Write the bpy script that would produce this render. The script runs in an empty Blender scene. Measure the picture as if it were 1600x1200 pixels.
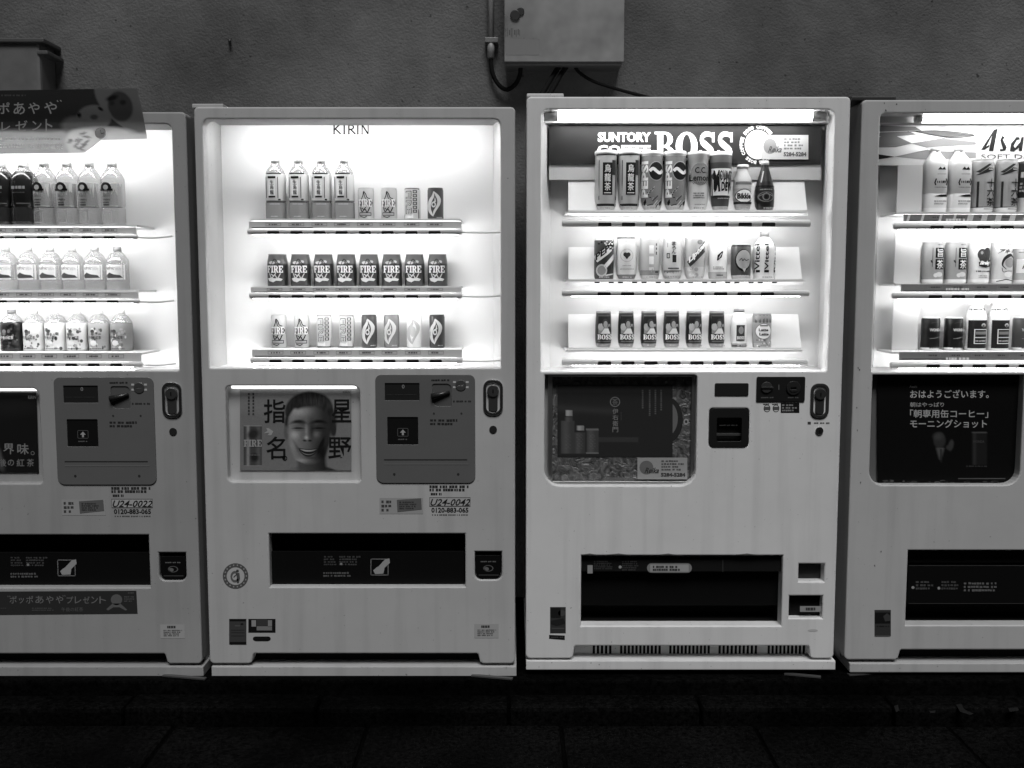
import bpy, bmesh, math, random
import numpy as np
from mathutils import Vector
from mathutils.geometry import tessellate_polygon

SC = bpy.context.scene
COL = SC.collection
random.seed(7)

# ------------------------------------------------------------------ camera
F = 1600.0                      # focal length in photograph pixels (1600 wide)
CY, CZ, PITCH = -3.30, 1.40, math.radians(5.5)
cam = bpy.data.cameras.new('camera')
cam.sensor_width = 36.0
cam.lens = 36.0 * F / 1600.0
cam.clip_start, cam.clip_end = 0.05, 500
camo = bpy.data.objects.new('camera', cam)
camo.location = (0, CY, CZ)
camo.rotation_euler = (math.radians(90) - PITCH, 0, 0)
COL.objects.link(camo)
SC.camera = camo

# ------------------------------------------------------------------ night light
SUN_EL, SUN_AZ = math.radians(58), math.radians(7)     # soft street light from above the road, a little left
world = bpy.data.worlds.new('World')
SC.world = world
world.use_nodes = True
nt = world.node_tree
nt.nodes.clear()
sky = nt.nodes.new('ShaderNodeTexSky')
sky.sky_type = 'NISHITA'
sky.sun_disc = False
sky.sun_elevation = SUN_EL
sky.sun_rotation = math.pi + SUN_AZ
bw = nt.nodes.new('ShaderNodeRGBToBW')
bg = nt.nodes.new('ShaderNodeBackground')
wo = nt.nodes.new('ShaderNodeOutputWorld')
nt.links.new(sky.outputs[0], bw.inputs[0])
nt.links.new(bw.outputs[0], bg.inputs[0])
bg.inputs[1].default_value = 0.004
nt.links.new(bg.outputs[0], wo.inputs[0])

sl = bpy.data.lights.new('sun', 'SUN')
sl.energy = 2.4
sl.angle = math.radians(24)
sl.color = (1, 1, 1)
so = bpy.data.objects.new('sun', sl)
sd = Vector((math.sin(SUN_AZ) * math.cos(SUN_EL), -math.cos(SUN_AZ) * math.cos(SUN_EL), math.sin(SUN_EL)))
so.rotation_euler = sd.to_track_quat('Z', 'Y').to_euler()
so.location = (-3, -6, 8)
COL.objects.link(so)

SC.view_settings.view_transform = 'Standard'
SC.view_settings.look = 'None'
SC.view_settings.exposure = 0
SC.view_settings.gamma = 1
SC.render.engine = 'CYCLES'
SC.cycles.use_denoising = True
SC.cycles.max_bounces = 8
SC.cycles.diffuse_bounces = 4
SC.cycles.transparent_max_bounces = 16
SC.cycles.sample_clamp_indirect = 4

# ------------------------------------------------------------------ photograph pixel -> place on an upright plane
SHX, SCZ, Z0 = 0.0, 1.0, 0.0
CP, SP = math.cos(PITCH), math.sin(PITCH)
def W(px, py, Y=0.0):
    a, b = (px - 800) / F, -(py - 600) / F
    dy = b * SP + CP
    dz = b * CP - SP
    t = (Y - CY) / dy
    return (a * t + SHX, Y, Z0 + (CZ + dz * t - Z0) * SCZ)
def R(x0, y0, x1, y1, Y=0.0):
    ym, xm = (y0 + y1) / 2, (x0 + x1) / 2
    return W(x0, ym, Y)[0], W(x1, ym, Y)[0], W(xm, y1, Y)[2], W(xm, y0, Y)[2]

# ------------------------------------------------------------------ materials
MATS = {}
def nodes_of(m):
    m.use_nodes = True
    n = m.node_tree.nodes
    return n, m.node_tree.links, n['Principled BSDF']
def mat(name, g, rough=0.5, metal=0.0, spec=0.5, var=0.0, vscale=8.0, bump=0.0, bscale=200.0, detail=4):
    if name in MATS: return MATS[name]
    m = bpy.data.materials.new(name)
    n, l, p = nodes_of(m)
    p.inputs['Base Color'].default_value = (g, g, g, 1)
    p.inputs['Roughness'].default_value = rough
    p.inputs['Metallic'].default_value = metal
    p.inputs['Specular IOR Level'].default_value = spec
    if var or bump:
        tc = n.new('ShaderNodeTexCoord')
    if var:
        nz = n.new('ShaderNodeTexNoise'); nz.inputs['Scale'].default_value = vscale
        nz.inputs['Detail'].default_value = detail; nz.inputs['Roughness'].default_value = 0.65
        l.new(tc.outputs['Object'], nz.inputs['Vector'])
        mr = n.new('ShaderNodeMapRange')
        mr.inputs['From Min'].default_value = 0.3; mr.inputs['From Max'].default_value = 0.7
        mr.inputs['To Min'].default_value = g * (1 - var); mr.inputs['To Max'].default_value = g * (1 + var)
        l.new(nz.outputs['Fac'], mr.inputs['Value'])
        l.new(mr.outputs[0], p.inputs['Base Color'])
        m2 = n.new('ShaderNodeMapRange')
        m2.inputs['To Min'].default_value = max(0.05, rough - 0.12); m2.inputs['To Max'].default_value = min(1, rough + 0.12)
        l.new(nz.outputs['Fac'], m2.inputs['Value']); l.new(m2.outputs[0], p.inputs['Roughness'])
    if bump:
        nb = n.new('ShaderNodeTexNoise'); nb.inputs['Scale'].default_value = bscale
        nb.inputs['Detail'].default_value = 3
        l.new(tc.outputs['Object'], nb.inputs['Vector'])
        bp = n.new('ShaderNodeBump'); bp.inputs['Strength'].default_value = bump
        bp.inputs['Distance'].default_value = 0.002
        l.new(nb.outputs['Fac'], bp.inputs['Height']); l.new(bp.outputs[0], p.inputs['Normal'])
    MATS[name] = m
    return m
def ink(g):
    q = 0.02 if g > .1 else .005
    g = max(0.005, round(g / q) * q)
    return mat('ink_%03d' % round(g * 1000), g, 0.5, 0, 0.15)
def emit(name, s):
    if name in MATS: return MATS[name]
    m = bpy.data.materials.new(name)
    n, l, p = nodes_of(m)
    p.inputs['Base Color'].default_value = (.8, .8, .8, 1)
    p.inputs['Emission Color'].default_value = (1, 1, 1, 1)
    p.inputs['Emission Strength'].default_value = s
    MATS[name] = m
    return m
def see_through(name, g, solid, rough=0.05, gloss=0.04, transl=0.0):
    """clear or milky sheet: straight-through part, coloured part, faint gloss"""
    if name in MATS: return MATS[name]
    m = bpy.data.materials.new(name)
    m.use_nodes = True
    n, l = m.node_tree.nodes, m.node_tree.links
    n.clear()
    out = n.new('ShaderNodeOutputMaterial')
    tr = n.new('ShaderNodeBsdfTransparent')
    df = n.new('ShaderNodeBsdfDiffuse'); df.inputs[0].default_value = (g, g, g, 1)
    tl = n.new('ShaderNodeBsdfTranslucent'); tl.inputs[0].default_value = (g, g, g, 1)
    mx0 = n.new('ShaderNodeMixShader'); mx0.inputs[0].default_value = transl
    l.new(df.outputs[0], mx0.inputs[1]); l.new(tl.outputs[0], mx0.inputs[2])
    gl = n.new('ShaderNodeBsdfGlossy'); gl.inputs['Roughness'].default_value = rough
    mx1 = n.new('ShaderNodeMixShader'); mx1.inputs[0].default_value = solid
    l.new(tr.outputs[0], mx1.inputs[1]); l.new(mx0.outputs[0], mx1.inputs[2])
    mx2 = n.new('ShaderNodeMixShader'); mx2.inputs[0].default_value = gloss
    l.new(mx1.outputs[0], mx2.inputs[1]); l.new(gl.outputs[0], mx2.inputs[2])
    l.new(mx2.outputs[0], out.inputs[0])
    MATS[name] = m
    return m

M_WINDOW = see_through('window_pane_glass', 0.9, 0.0, 0.03, 0.035)
M_PET = see_through('clear_bottle_plastic', 0.55, 0.40, 0.12, 0.07, 0.4)
M_BLACK = mat('black_plastic', 0.008, 0.5, 0, 0.1)
M_DARK = mat('dark_plastic', 0.03, 0.4)
M_CHROME = mat('worn_chrome', 0.55, 0.25, 1.0)
M_STEEL = mat('brushed_steel', 0.5, 0.38, 1.0)
M_WHITE = mat('white_display_plastic', 0.72, 0.5)
M_RAIL = mat('pale_rail_plastic', 0.62, 0.35)
M_SOCKET = mat('lamp_socket_plastic', 0.6, 0.5)
M_RUBBER = mat('cable_rubber', 0.008, 0.8, 0, 0.08)

def photo_mat():
    if 'printed_photo' in MATS: return MATS['printed_photo']
    m = bpy.data.materials.new('printed_photo')
    n, l, p = nodes_of(m)
    a = n.new('ShaderNodeAttribute'); a.attribute_name = 'tone'
    l.new(a.outputs['Color'], p.inputs['Base Color'])
    p.inputs['Roughness'].default_value = 0.45
    p.inputs['Specular IOR Level'].default_value = 0.08
    MATS['printed_photo'] = m
    return m

# ------------------------------------------------------------------ objects
ORG = {}
def thing(name, loc, label, cat, group=None):
    o = bpy.data.objects.new(name, None)
    o.empty_display_size = 0.05
    o.location = loc
    COL.objects.link(o)
    ORG[o.name] = Vector(loc)
    tag(o, label, cat, group)
    return o
def tag(o, label=None, cat=None, group=None, kind=None):
    if label: o['label'] = label
    if cat: o['category'] = cat
    if group: o['group'] = group
    if kind: o['kind'] = kind
    return o
def mk(name, vs, fs, mats, midx=None, parent=None, smooth=False):
    """one mesh object; vs are world positions"""
    A = np.array(vs, dtype=float).reshape(-1, 3)
    o0 = Vector(((A[:, 0].min() + A[:, 0].max()) / 2, (A[:, 1].min() + A[:, 1].max()) / 2, A[:, 2].min()))
    me = bpy.data.meshes.new(name)
    me.from_pydata((A - np.array(o0)).tolist(), [], [list(f) for f in fs])
    if not isinstance(mats, (list, tuple)): mats = [mats]
    for m in mats: me.materials.append(m)
    if midx is not None: me.polygons.foreach_set('material_index', midx)
    if smooth: me.polygons.foreach_set('use_smooth', [True] * len(me.polygons))
    me.update()
    o = bpy.data.objects.new(name, me)
    COL.objects.link(o)
    ORG[o.name] = o0
    if parent:
        o.parent = parent
        o.location = o0 - ORG[parent.name]
    else:
        o.location = o0
    return o

def boxv(x0, x1, y0, y1, z0, z1, bev=0.0, seg=2):
    if bev <= 0:
        v = [(x0, y0, z0), (x1, y0, z0), (x1, y1, z0), (x0, y1, z0), (x0, y0, z1), (x1, y0, z1), (x1, y1, z1), (x0, y1, z1)]
        f = [(0, 3, 2, 1), (4, 5, 6, 7), (0, 1, 5, 4), (1, 2, 6, 5), (2, 3, 7, 6), (3, 0, 4, 7)]
        return v, f
    bm = bmesh.new()
    v, f = boxv(x0, x1, y0, y1, z0, z1)
    bv = [bm.verts.new(c) for c in v]
    for q in f: bm.faces.new([bv[i] for i in q])
    bmesh.ops.bevel(bm, geom=bm.edges[:], offset=bev, segments=seg, profile=0.6, affect='EDGES')
    bm.verts.index_update()
    out = [tuple(c.co) for c in bm.verts], [tuple(c.index for c in q.verts) for q in bm.faces]
    bm.free()
    return out
def join(parts):
    V, Fc = [], []
    for v, f in parts:
        k = len(V)
        V += list(v)
        Fc += [tuple(i + k for i in q) for q in f]
    return V, Fc
def box(name, x0, x1, y0, y1, z0, z1, m, parent=None, bev=0.0):
    v, f = boxv(x0, x1, y0, y1, z0, z1, bev)
    return mk(name, v, f, m, None, parent)
def boxp(name, x0, y0, x1, y1, Ya, Yb, m, parent=None, bev=0.0):
    """a box given by its front outline in photograph pixels"""
    a, b, c, d = R(x0, y0, x1, y1, Ya)
    return box(name, a, b, Ya, Yb, c, d, m, parent, bev)

def tubev(path, r, n=10, cap=True):
    P = [Vector(p) for p in path]
    V, Fc = [], []
    up0 = None
    for i, p in enumerate(P):
        t = (P[min(i + 1, len(P) - 1)] - P[max(i - 1, 0)]).normalized()
        ref = Vector((0, 0, 1)) if abs(t.z) < 0.9 else Vector((0, 1, 0))
        a = t.cross(ref).normalized()
        b = t.cross(a).normalized()
        if up0 is not None and a.dot(up0) < 0: a, b = -a, -b
        up0 = a
        rr = r[i] if isinstance(r, (list, tuple)) else r
        for k in range(n):
            an = 2 * math.pi * k / n
            V.append(tuple(p + a * (rr * math.cos(an)) + b * (rr * math.sin(an))))
    for i in range(len(P) - 1):
        for k in range(n):
            k2 = (k + 1) % n
            Fc.append((i * n + k, i * n + k2, (i + 1) * n + k2, (i + 1) * n + k))
    if cap:
        Fc.append(tuple(range(n))[::-1])
        Fc.append(tuple((len(P) - 1) * n + k for k in range(n)))
    return V, Fc
def smooth_path(pts, n=8):
    P = [Vector(p) for p in pts]
    out = []
    for i in range(len(P) - 1):
        p0, p1, p2, p3 = P[max(i - 1, 0)], P[i], P[i + 1], P[min(i + 2, len(P) - 1)]
        for k in range(n):
            t = k / n
            out.append(0.5 * ((2 * p1) + (p2 - p0) * t + (2 * p0 - 5 * p1 + 4 * p2 - p3) * t * t + (3 * p1 - p0 - 3 * p2 + p3) * t ** 3))
    out.append(P[-1])
    return out
def tube(name, path, r, m, parent=None, n=10):
    v, f = tubev(path, r, n)
    o = mk(name, v, f, m, None, parent, True)
    return o

def rr(x0, x1, z0, z1, r, n=6):
    """rounded rectangle in metres; r = one radius or (tl, tr, br, bl); counter-clockwise seen from the front"""
    if not isinstance(r, (tuple, list)): r = (r,) * 4
    tl, tr, br, bl = r
    pts = []
    for cx, cz, rad, a0 in ((x1 - br, z0 + br, br, -90), (x1 - tr, z1 - tr, tr, 0), (x0 + tl, z1 - tl, tl, 90), (x0 + bl, z0 + bl, bl, 180)):
        if rad <= 0:
            pts.append((cx, cz)); continue
        for k in range(n + 1):
            an = math.radians(a0 + 90 * k / n)
            pts.append((cx + rad * math.cos(an), cz + rad * math.sin(an)))
    return pts
PXM = 1 / 486.0
def rrp(x0, y0, x1, y1, r, Y=0.0, grow=0.0):
    a, b, c, d = R(x0, y0, x1, y1, Y)
    if not isinstance(r, (tuple, list)): r = (r,) * 4
    return rr(a - grow, b + grow, c - grow, d + grow, tuple(q * PXM for q in r))
def circ(cx, cz, rx, rz=None, n=24):
    rz = rx if rz is None else rz
    return [(cx + rx * math.cos(2 * math.pi * k / n), cz + rz * math.sin(2 * math.pi * k / n)) for k in range(n)]
def panelv(outer, holes, y0, depth, bevel=0.0):
    """upright sheet with holes, front face at y0, through Blender's own filled 2D curve"""
    c = bpy.data.curves.new('tmp', 'CURVE')
    c.dimensions = '2D'
    c.fill_mode = 'BOTH'
    c.extrude = max(depth / 2 - bevel, 0.0001)
    c.bevel_depth = bevel
    c.bevel_resolution = 2
    for loop in [outer] + list(holes):
        s = c.splines.new('POLY')
        s.points.add(len(loop) - 1)
        for i, (x, z) in enumerate(loop): s.points[i].co = (x, z, 0, 1)
        s.use_cyclic_u = True
    o = bpy.data.objects.new('tmp', c)
    me = o.to_mesh()
    v = [(q.co.x, y0 + depth / 2 - q.co.z, q.co.y) for q in me.vertices]
    f = [tuple(p.vertices) for p in me.polygons]
    o.to_mesh_clear()
    bpy.data.objects.remove(o)
    bpy.data.curves.remove(c)
    return v, f
def panel(name, outer, holes, y0, depth, m, parent=None, bevel=0.0):
    v, f = panelv(outer, holes, y0, depth, bevel)
    return mk(name, v, f, m, None, parent)
def recessv(outline, y0, y1, taper=1.0):
    n = len(outline)
    cx = sum(p[0] for p in outline) / n; cz = sum(p[1] for p in outline) / n
    v = [(x, y0, z) for x, z in outline] + [(cx + (x - cx) * taper, y1, cz + (z - cz) * taper) for x, z in outline]
    f = [(k, (k + 1) % n, n + (k + 1) % n, n + k) for k in range(n)] + [tuple(range(n, 2 * n))]
    return v, f
def recess(name, outline, y0, y1, m, parent=None, taper=1.0):
    v, f = recessv(outline, y0, y1, taper)
    return mk(name, v, f, m, None, parent)

# ------------------------------------------------------------------ printing: flat shapes and lettering laid on a surface
GL = {}
def glyph(s, bold=0.0):
    if any(ord(ch) > 0x2e80 for ch in s): bold = min(bold, .012)
    k = (s, bold)
    if k not in GL:
        c = bpy.data.curves.new('tmp', 'FONT')
        c.body = s
        c.size = 1
        c.resolution_u = 2
        c.offset = bold
        o = bpy.data.objects.new('tmp', c)
        me = o.to_mesh()
        A = np.array([(v.co.x, v.co.y) for v in me.vertices]).reshape(-1, 2)
        fs = [tuple(p.vertices) for p in me.polygons]
        o.to_mesh_clear()
        bpy.data.objects.remove(o); bpy.data.curves.remove(c)
        lo, hi = A.min(0), A.max(0)
        GL[k] = ((A - lo) / np.maximum(hi - lo, 1e-6), fs)
    return GL[k]

class Print:
    def __init__(s, mp, curved=False): s.mp, s.v, s.f, s.m, s.mats, s.curved = mp, [], [], [], [], curved
    def add(s, pts, faces, g, L):
        if s.curved: pts, faces = s.split(pts, faces)
        k = len(s.v)
        s.v += [s.mp(u, v, L) for u, v in pts]
        s.f += [tuple(i + k for i in q) for q in faces]
        m = ink(g ** (1.7 - .7 * g) if s.curved else g) if not isinstance(g, bpy.types.Material) else g
        if m not in s.mats: s.mats.append(m)
        s.m += [s.mats.index(m)] * len(faces)
    def split(s, pts, faces, lim=.13):
        """cut wide faces so that they follow a round surface"""
        pts = [tuple(q) for q in pts]
        todo = [(f[0], f[i], f[i + 1]) for f in faces for i in range(1, len(f) - 1)]
        out = []
        while todo:
            t = todo.pop()
            e = max(((abs(pts[t[i]][0] - pts[t[(i + 1) % 3]][0]), i) for i in range(3)))
            if e[0] <= lim or len(out) > 4000: out.append(t); continue
            i = e[1]; a, b, c = t[i], t[(i + 1) % 3], t[(i + 2) % 3]
            pts.append(((pts[a][0] + pts[b][0]) / 2, (pts[a][1] + pts[b][1]) / 2)); k = len(pts) - 1
            todo += [(a, k, c), (k, b, c)]
        return pts, out
    def rect(s, u0, v0, u1, v1, g, L=0, nu=1):
        pts = [(u0 + (u1 - u0) * i / nu, v) for i in range(nu + 1) for v in (v0, v1)]
        s.add(pts, [(2 * i, 2 * i + 1, 2 * i + 3, 2 * i + 2) for i in range(nu)], g, L)
    def frame(s, u0, v0, u1, v1, w, g, L=0, h=None):
        h = w if h is None else h
        s.rect(u0, v0, u1, v0 + h, g, L, 4); s.rect(u0, v1 - h, u1, v1, g, L, 4)
        s.rect(u0, v0, u0 + w, v1, g, L); s.rect(u1 - w, v0, u1, v1, g, L)
    def ell(s, cx, cy, rx, ry, g, L=0, n=20, hole=0.0, a0=0, a1=360):
        full = a1 - a0 >= 360
        m = n if full else n + 1
        an = [math.radians(a0 + (a1 - a0) * k / n) for k in range(m)]
        pts = [(cx + rx * math.cos(a), cy - ry * math.sin(a)) for a in an] + [(cx + rx * hole * math.cos(a), cy - ry * hole * math.sin(a)) for a in an] 
        s.add(pts, [(k, (k + 1) % m, m + (k + 1) % m, m + k) for k in range(n)], g, L)
    def poly(s, pts, g, L=0):
        tri = tessellate_polygon([[Vector((a, b, 0)) for a, b in pts]])
        s.add(pts, [tuple(t) for t in tri], g, L)
    def stroke(s, pts, w, g, L=0, asp=1.0):
        """thick polyline; w one width or one per point; asp = unit of u divided by unit of v in metres"""
        P = [Vector((a * asp, b, 0)) for a, b in pts]
        if len(P) > 3:
            n0 = len(P)
            P = smooth_path(P, 4)
            if isinstance(w, (list, tuple)): w = [float(q) for q in np.interp(np.linspace(0, n0 - 1, len(P)), range(n0), w)]
        out = []
        for i, p in enumerate(P):
            t = (P[min(i + 1, len(P) - 1)] - P[max(i - 1, 0)])
            t = t.normalized() if t.length > 0 else Vector((1, 0, 0))
            nrm = Vector((-t.y, t.x, 0))
            ww = (w[i] if isinstance(w, (list, tuple)) else w) / 2
            for sg in (1, -1):
                q = p + nrm * ww * sg
                out.append((q.x / asp, q.y))
        s.add(out, [(2 * i, 2 * i + 1, 2 * i + 3, 2 * i + 2) for i in range(len(P) - 1)], g, L)
    def text(s, u0, v0, u1, v1, t, g, L=0, bold=0.0, rot=0, shear=0.0):
        A, fs = glyph(t, bold)
        pts = []
        for a, b in A:
            a += shear * (b - 0.5)
            if rot == 0: pts.append((u0 + (u1 - u0) * a, v1 - (v1 - v0) * b))
            elif rot == 90: pts.append((u0 + (u1 - u0) * (1 - b), v1 - (v1 - v0) * a))     # reads upwards
            else: pts.append((u0 + (u1 - u0) * b, v0 + (v1 - v0) * a))                     # reads downwards
        s.add(pts, fs, g, L)
    def vtext(s, u0, v0, u1, v1, t, g, L=0, bold=0.0, gap=0.12):
        h = (v1 - v0) / len(t)
        for i, ch in enumerate(t): s.text(u0, v0 + h * (i + gap / 2), u1, v0 + h * (i + 1 - gap / 2), ch, g, L, bold)
    def greek(s, u0, v0, u1, v1, rows, g, L=0, seed=0, fill=0.6, vert=False, unit=None):
        """lines of print too small to read"""
        rn = random.Random(seed * 97 + 5)
        if vert:
            w = (u1 - u0) / rows
            for i in range(rows):
                a = v0
                end = v0 + (v1 - v0) * rn.uniform(.65, 1)
                while a < end:
                    s.rect(u0 + w * (i + .2), a, u0 + w * (i + .2 + fill * .8), a + w * rn.uniform(.4, .6), g, L)
                    a += w * .75
            return
        h = (v1 - v0) / rows
        un = unit or h * .9
        for i in range(rows):
            a = u0
            end = u0 + (u1 - u0) * (rn.uniform(.7, 1) if rows > 1 else 1)
            while a < end - un * .3:
                b = min(a + un * rn.uniform(.5, 1.0), end)
                s.rect(a, v0 + h * i + h * (1 - fill) / 2 * rn.uniform(.8, 1.3), b, v0 + h * (i + 1) - h * (1 - fill) / 2 * rn.uniform(.8, 1.3), g, L)
                a = b + un * rn.choice((.1, .18, .3, .7))
    def slab(s, u0, v0, u1, v1, word, g, L=0, gap=0.06):
        """heavy serif capitals drawn stroke by stroke"""
        wd = {'I': .55, 'F': .9, 'R': 1.08, 'E': .95, 'B': 1.1, 'O': 1.2, 'S': .95}
        tot = sum(wd[c] for c in word) + gap * (len(word) - 1)
        sx = (u1 - u0) / tot
        x = u0
        for c in word:
            w = wd[c] * sx
            def X(a, x=x, w=w): return x + a * w
            def Yv(b): return v0 + b * (v1 - v0)
            def rc(a, b, c2, d): s.rect(X(a), Yv(b), X(c2), Yv(d), g, L)
            def ring(cx, cy, rx, ry, ix, iy, a0, a1, n=12):
                pts = []
                for k in range(n + 1):
                    an = math.radians(a0 + (a1 - a0) * k / n)
                    pts += [(X(cx + rx * math.cos(an)), Yv(cy - ry * math.sin(an))), (X(cx + ix * math.cos(an)), Yv(cy - iy * math.sin(an)))]
                s.add(pts, [(2 * k, 2 * k + 1, 2 * k + 3, 2 * k + 2) for k in range(n)], g, L)
            if c == 'I':
                rc(.22, .15, .78, .85); rc(0, 0, 1, .15); rc(0, .85, 1, 1)
            if c in 'FE':
                rc(.12, .15, .45, .87); rc(0, 0, 1, .15); rc(.84, .15, 1, .33); rc(.45, .43, .72, .57); rc(.64, .34, .74, .43); rc(.64, .57, .74, .66)
                if c == 'F': rc(0, .87, .6, 1)
                else: rc(0, .87, 1, 1); rc(.84, .66, 1, .87)
            if c == 'R':
                rc(.1, .13, .38, .87); rc(0, 0, .5, .13); rc(0, .87, .5, 1); rc(.38, .46, .55, .57)
                ring(.5, .285, .4, .285, .12, .16, -90, 90)
                s.add([(X(.42), Yv(.55)), (X(.7), Yv(.52)), (X(1), Yv(1)), (X(.7), Yv(1))], [(0, 1, 2, 3)], g, L)
            if c == 'B':
                rc(.12, .08, .42, .92); rc(0, 0, .5, .08); rc(0, .92, .5, 1); rc(.42, .46, .55, .54)
                ring(.5, .26, .4, .26, .13, .18, -90, 90); ring(.5, .74, .48, .26, .19, .18, -90, 90)
            if c == 'O': ring(.5, .5, .5, .5, .2, .41, 0, 360, 24)
            if c == 'S':
                pts, ws = [], []
                for k in range(10):
                    an = math.radians(20 + 215 * k / 9)
                    pts.append((.52 + .34 * math.cos(an), .26 - .19 * math.sin(an)))
                    ws.append(.13 + .12 * k / 9)
                for k in range(10):
                    an = math.radians(55 - 215 * k / 9)
                    pts.append((.46 + .34 * math.cos(an), .74 - .19 * math.sin(an)))
                    ws.append(.25 - .12 * k / 9)
                q = []
                P = [Vector((a, b, 0)) for a, b in pts]
                for i, p in enumerate(P):
                    t = (P[min(i + 1, 19)] - P[max(i - 1, 0)]).normalized()
                    nn = Vector((-t.y, t.x, 0))
                    for sg in (1, -1):
                        z = p + nn * ws[i] / 2 * sg
                        q.append((X(z.x), Yv(z.y)))
                s.add(q, [(2 * i, 2 * i + 1, 2 * i + 3, 2 * i + 2) for i in range(19)], g, L)
                rc(.78, .02, .92, .36); rc(.05, .64, .19, .98)
            x += w + gap * sx
    def build(s, name, parent=None):
        o = mk(name, s.v, s.f, s.mats, s.m, parent)
        if name.endswith(('print', 'lettering', 'mark', 'chip')): o['kind'] = 'stuff'
        return o

def flat(Y, off=0.0007):
    return Print(lambda u, v, L: W(u, v, Y - off * (L + 1)))
def photo(name, x0, y0, x1, y1, Y, fn, nx, ny, parent):
    """a printed photograph: a fine grid whose tone is computed point by point"""
    u = np.linspace(0, 1, nx); v = np.linspace(0, 1, ny)
    U, V = np.meshgrid(u, v)
    T = np.clip(fn(U, V), 0.004, 0.9)
    vs = [W(x0 + (x1 - x0) * a, y0 + (y1 - y0) * b, Y) for b in v for a in u]
    fs = [(j * nx + i, (j + 1) * nx + i, (j + 1) * nx + i + 1, j * nx + i + 1) for j in range(ny - 1) for i in range(nx - 1)]
    o = mk(name, vs, fs, photo_mat(), None, parent)
    ca = o.data.color_attributes.new('tone', 'FLOAT_COLOR', 'POINT')
    t = T.reshape(-1)
    ca.data.foreach_set('color', np.stack([t, t, t, np.ones_like(t)], 1).reshape(-1))
    return o
def em(U, V, cx, cy, rx, ry, soft=0.15, rot=0.0):
    c, s = math.cos(rot), math.sin(rot)
    x, y = U - cx, V - cy
    a, b = (c * x + s * y) / rx, (-s * x + c * y) / ry
    d = np.sqrt(a * a + b * b)
    return np.clip((1 + soft - d) / (2 * soft), 0, 1) ** 1.0
def over(T, m, g): return T * (1 - m) + g * m

# ------------------------------------------------------------------ the place: street, kerb, slab, wall
def sheet(name, x0, x1, y0, y1, z, m):
    o = mk(name, [(x0, y0, z), (x1, y0, z), (x1, y1, z), (x0, y1, z)], [(0, 1, 2, 3)], m)
    return tag(o, kind='structure')
def stone_mat(name, g, scale, speck, bump, rough=0.6):
    if name in MATS: return MATS[name]
    m = bpy.data.materials.new(name)
    n, l, p = nodes_of(m)
    tc = n.new('ShaderNodeTexCoord')
    a = n.new('ShaderNodeTexNoise'); a.inputs['Scale'].default_value = scale; a.inputs['Detail'].default_value = 8; a.inputs['Roughness'].default_value = .75
    b = n.new('ShaderNodeTexNoise'); b.inputs['Scale'].default_value = 2.2; b.inputs['Detail'].default_value = 3
    l.new(tc.outputs['Object'], a.inputs['Vector'])
    geo = n.new('ShaderNodeNewGeometry')
    l.new(geo.outputs['Position'], b.inputs['Vector'])
    r1 = n.new('ShaderNodeMapRange'); r1.inputs['From Min'].default_value = .38; r1.inputs['From Max'].default_value = .72
    r1.inputs['To Min'].default_value = g * .25; r1.inputs['To Max'].default_value = g * speck
    r2 = n.new('ShaderNodeMapRange'); r2.inputs['From Min'].default_value = .35; r2.inputs['From Max'].default_value = .65
    r2.inputs['To Min'].default_value = .35; r2.inputs['To Max'].default_value = 1.3
    l.new(a.outputs['Fac'], r1.inputs['Value']); l.new(b.outputs['Fac'], r2.inputs['Value'])
    mu = n.new('ShaderNodeMath'); mu.operation = 'MULTIPLY'
    l.new(r1.outputs[0], mu.inputs[0]); l.new(r2.outputs[0], mu.inputs[1])
    l.new(mu.outputs[0], p.inputs['Base Color'])
    p.inputs['Roughness'].default_value = rough
    p.inputs['Specular IOR Level'].default_value = .012
    bp = n.new('ShaderNodeBump'); bp.inputs['Strength'].default_value = bump; bp.inputs['Distance'].default_value = .006
    l.new(a.outputs['Fac'], bp.inputs['Height']); l.new(bp.outputs[0], p.inputs['Normal'])
    MATS[name] = m
    return m
M_ASPH = stone_mat('worn_asphalt', .0006, 70, 5, .7, .8)
M_KERB = stone_mat('dark_granite', .0011, 70, 6.5, .6, .65)
M_SLAB = stone_mat('dirty_concrete', .002, 60, 3, .5, .8)

SLAB_Z, TREAD_Z = 0.108, 0.066
sheet('street', -60, 60, -60, -0.14, 0.0, M_ASPH)
o = box('pavement_slab', -12, 12, -0.048, 1.0, -0.1, SLAB_Z, M_SLAB, None, 0.008)
tag(o, kind='structure')
kerb = bpy.data.objects.new('kerb', None)
COL.objects.link(kerb)
ORG['kerb'] = Vector((0, -0.12, 0)); kerb.location = (0, -0.12, 0)
tag(kerb, kind='structure')
kx = [W(495 + 300 * k, 1120, -.15)[0] for k in range(-4, 6)]
rn = random.Random(3)
for k in range(len(kx) - 1):
    d = rn.uniform(-.004, .004)
    box('kerb_stone', kx[k] + .004, kx[k + 1] - .004, -0.165 + d, -0.051, -.1, TREAD_Z + rn.uniform(-.003, .003), M_KERB, kerb, 0.014)
gutter = bpy.data.objects.new('gutter', None)
COL.objects.link(gutter)
ORG['gutter'] = Vector((0, -0.3, 0)); gutter.location = (0, -0.3, 0)
tag(gutter, kind='structure')
for k in range(len(kx) - 1):
    d = .003 * rn.uniform(-1, 1)
    box('gutter_stone', kx[k] + .17, kx[k + 1] + .16, -0.62, -0.172, -.1, 0.012 + d, M_KERB, gutter, 0.01)

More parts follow.
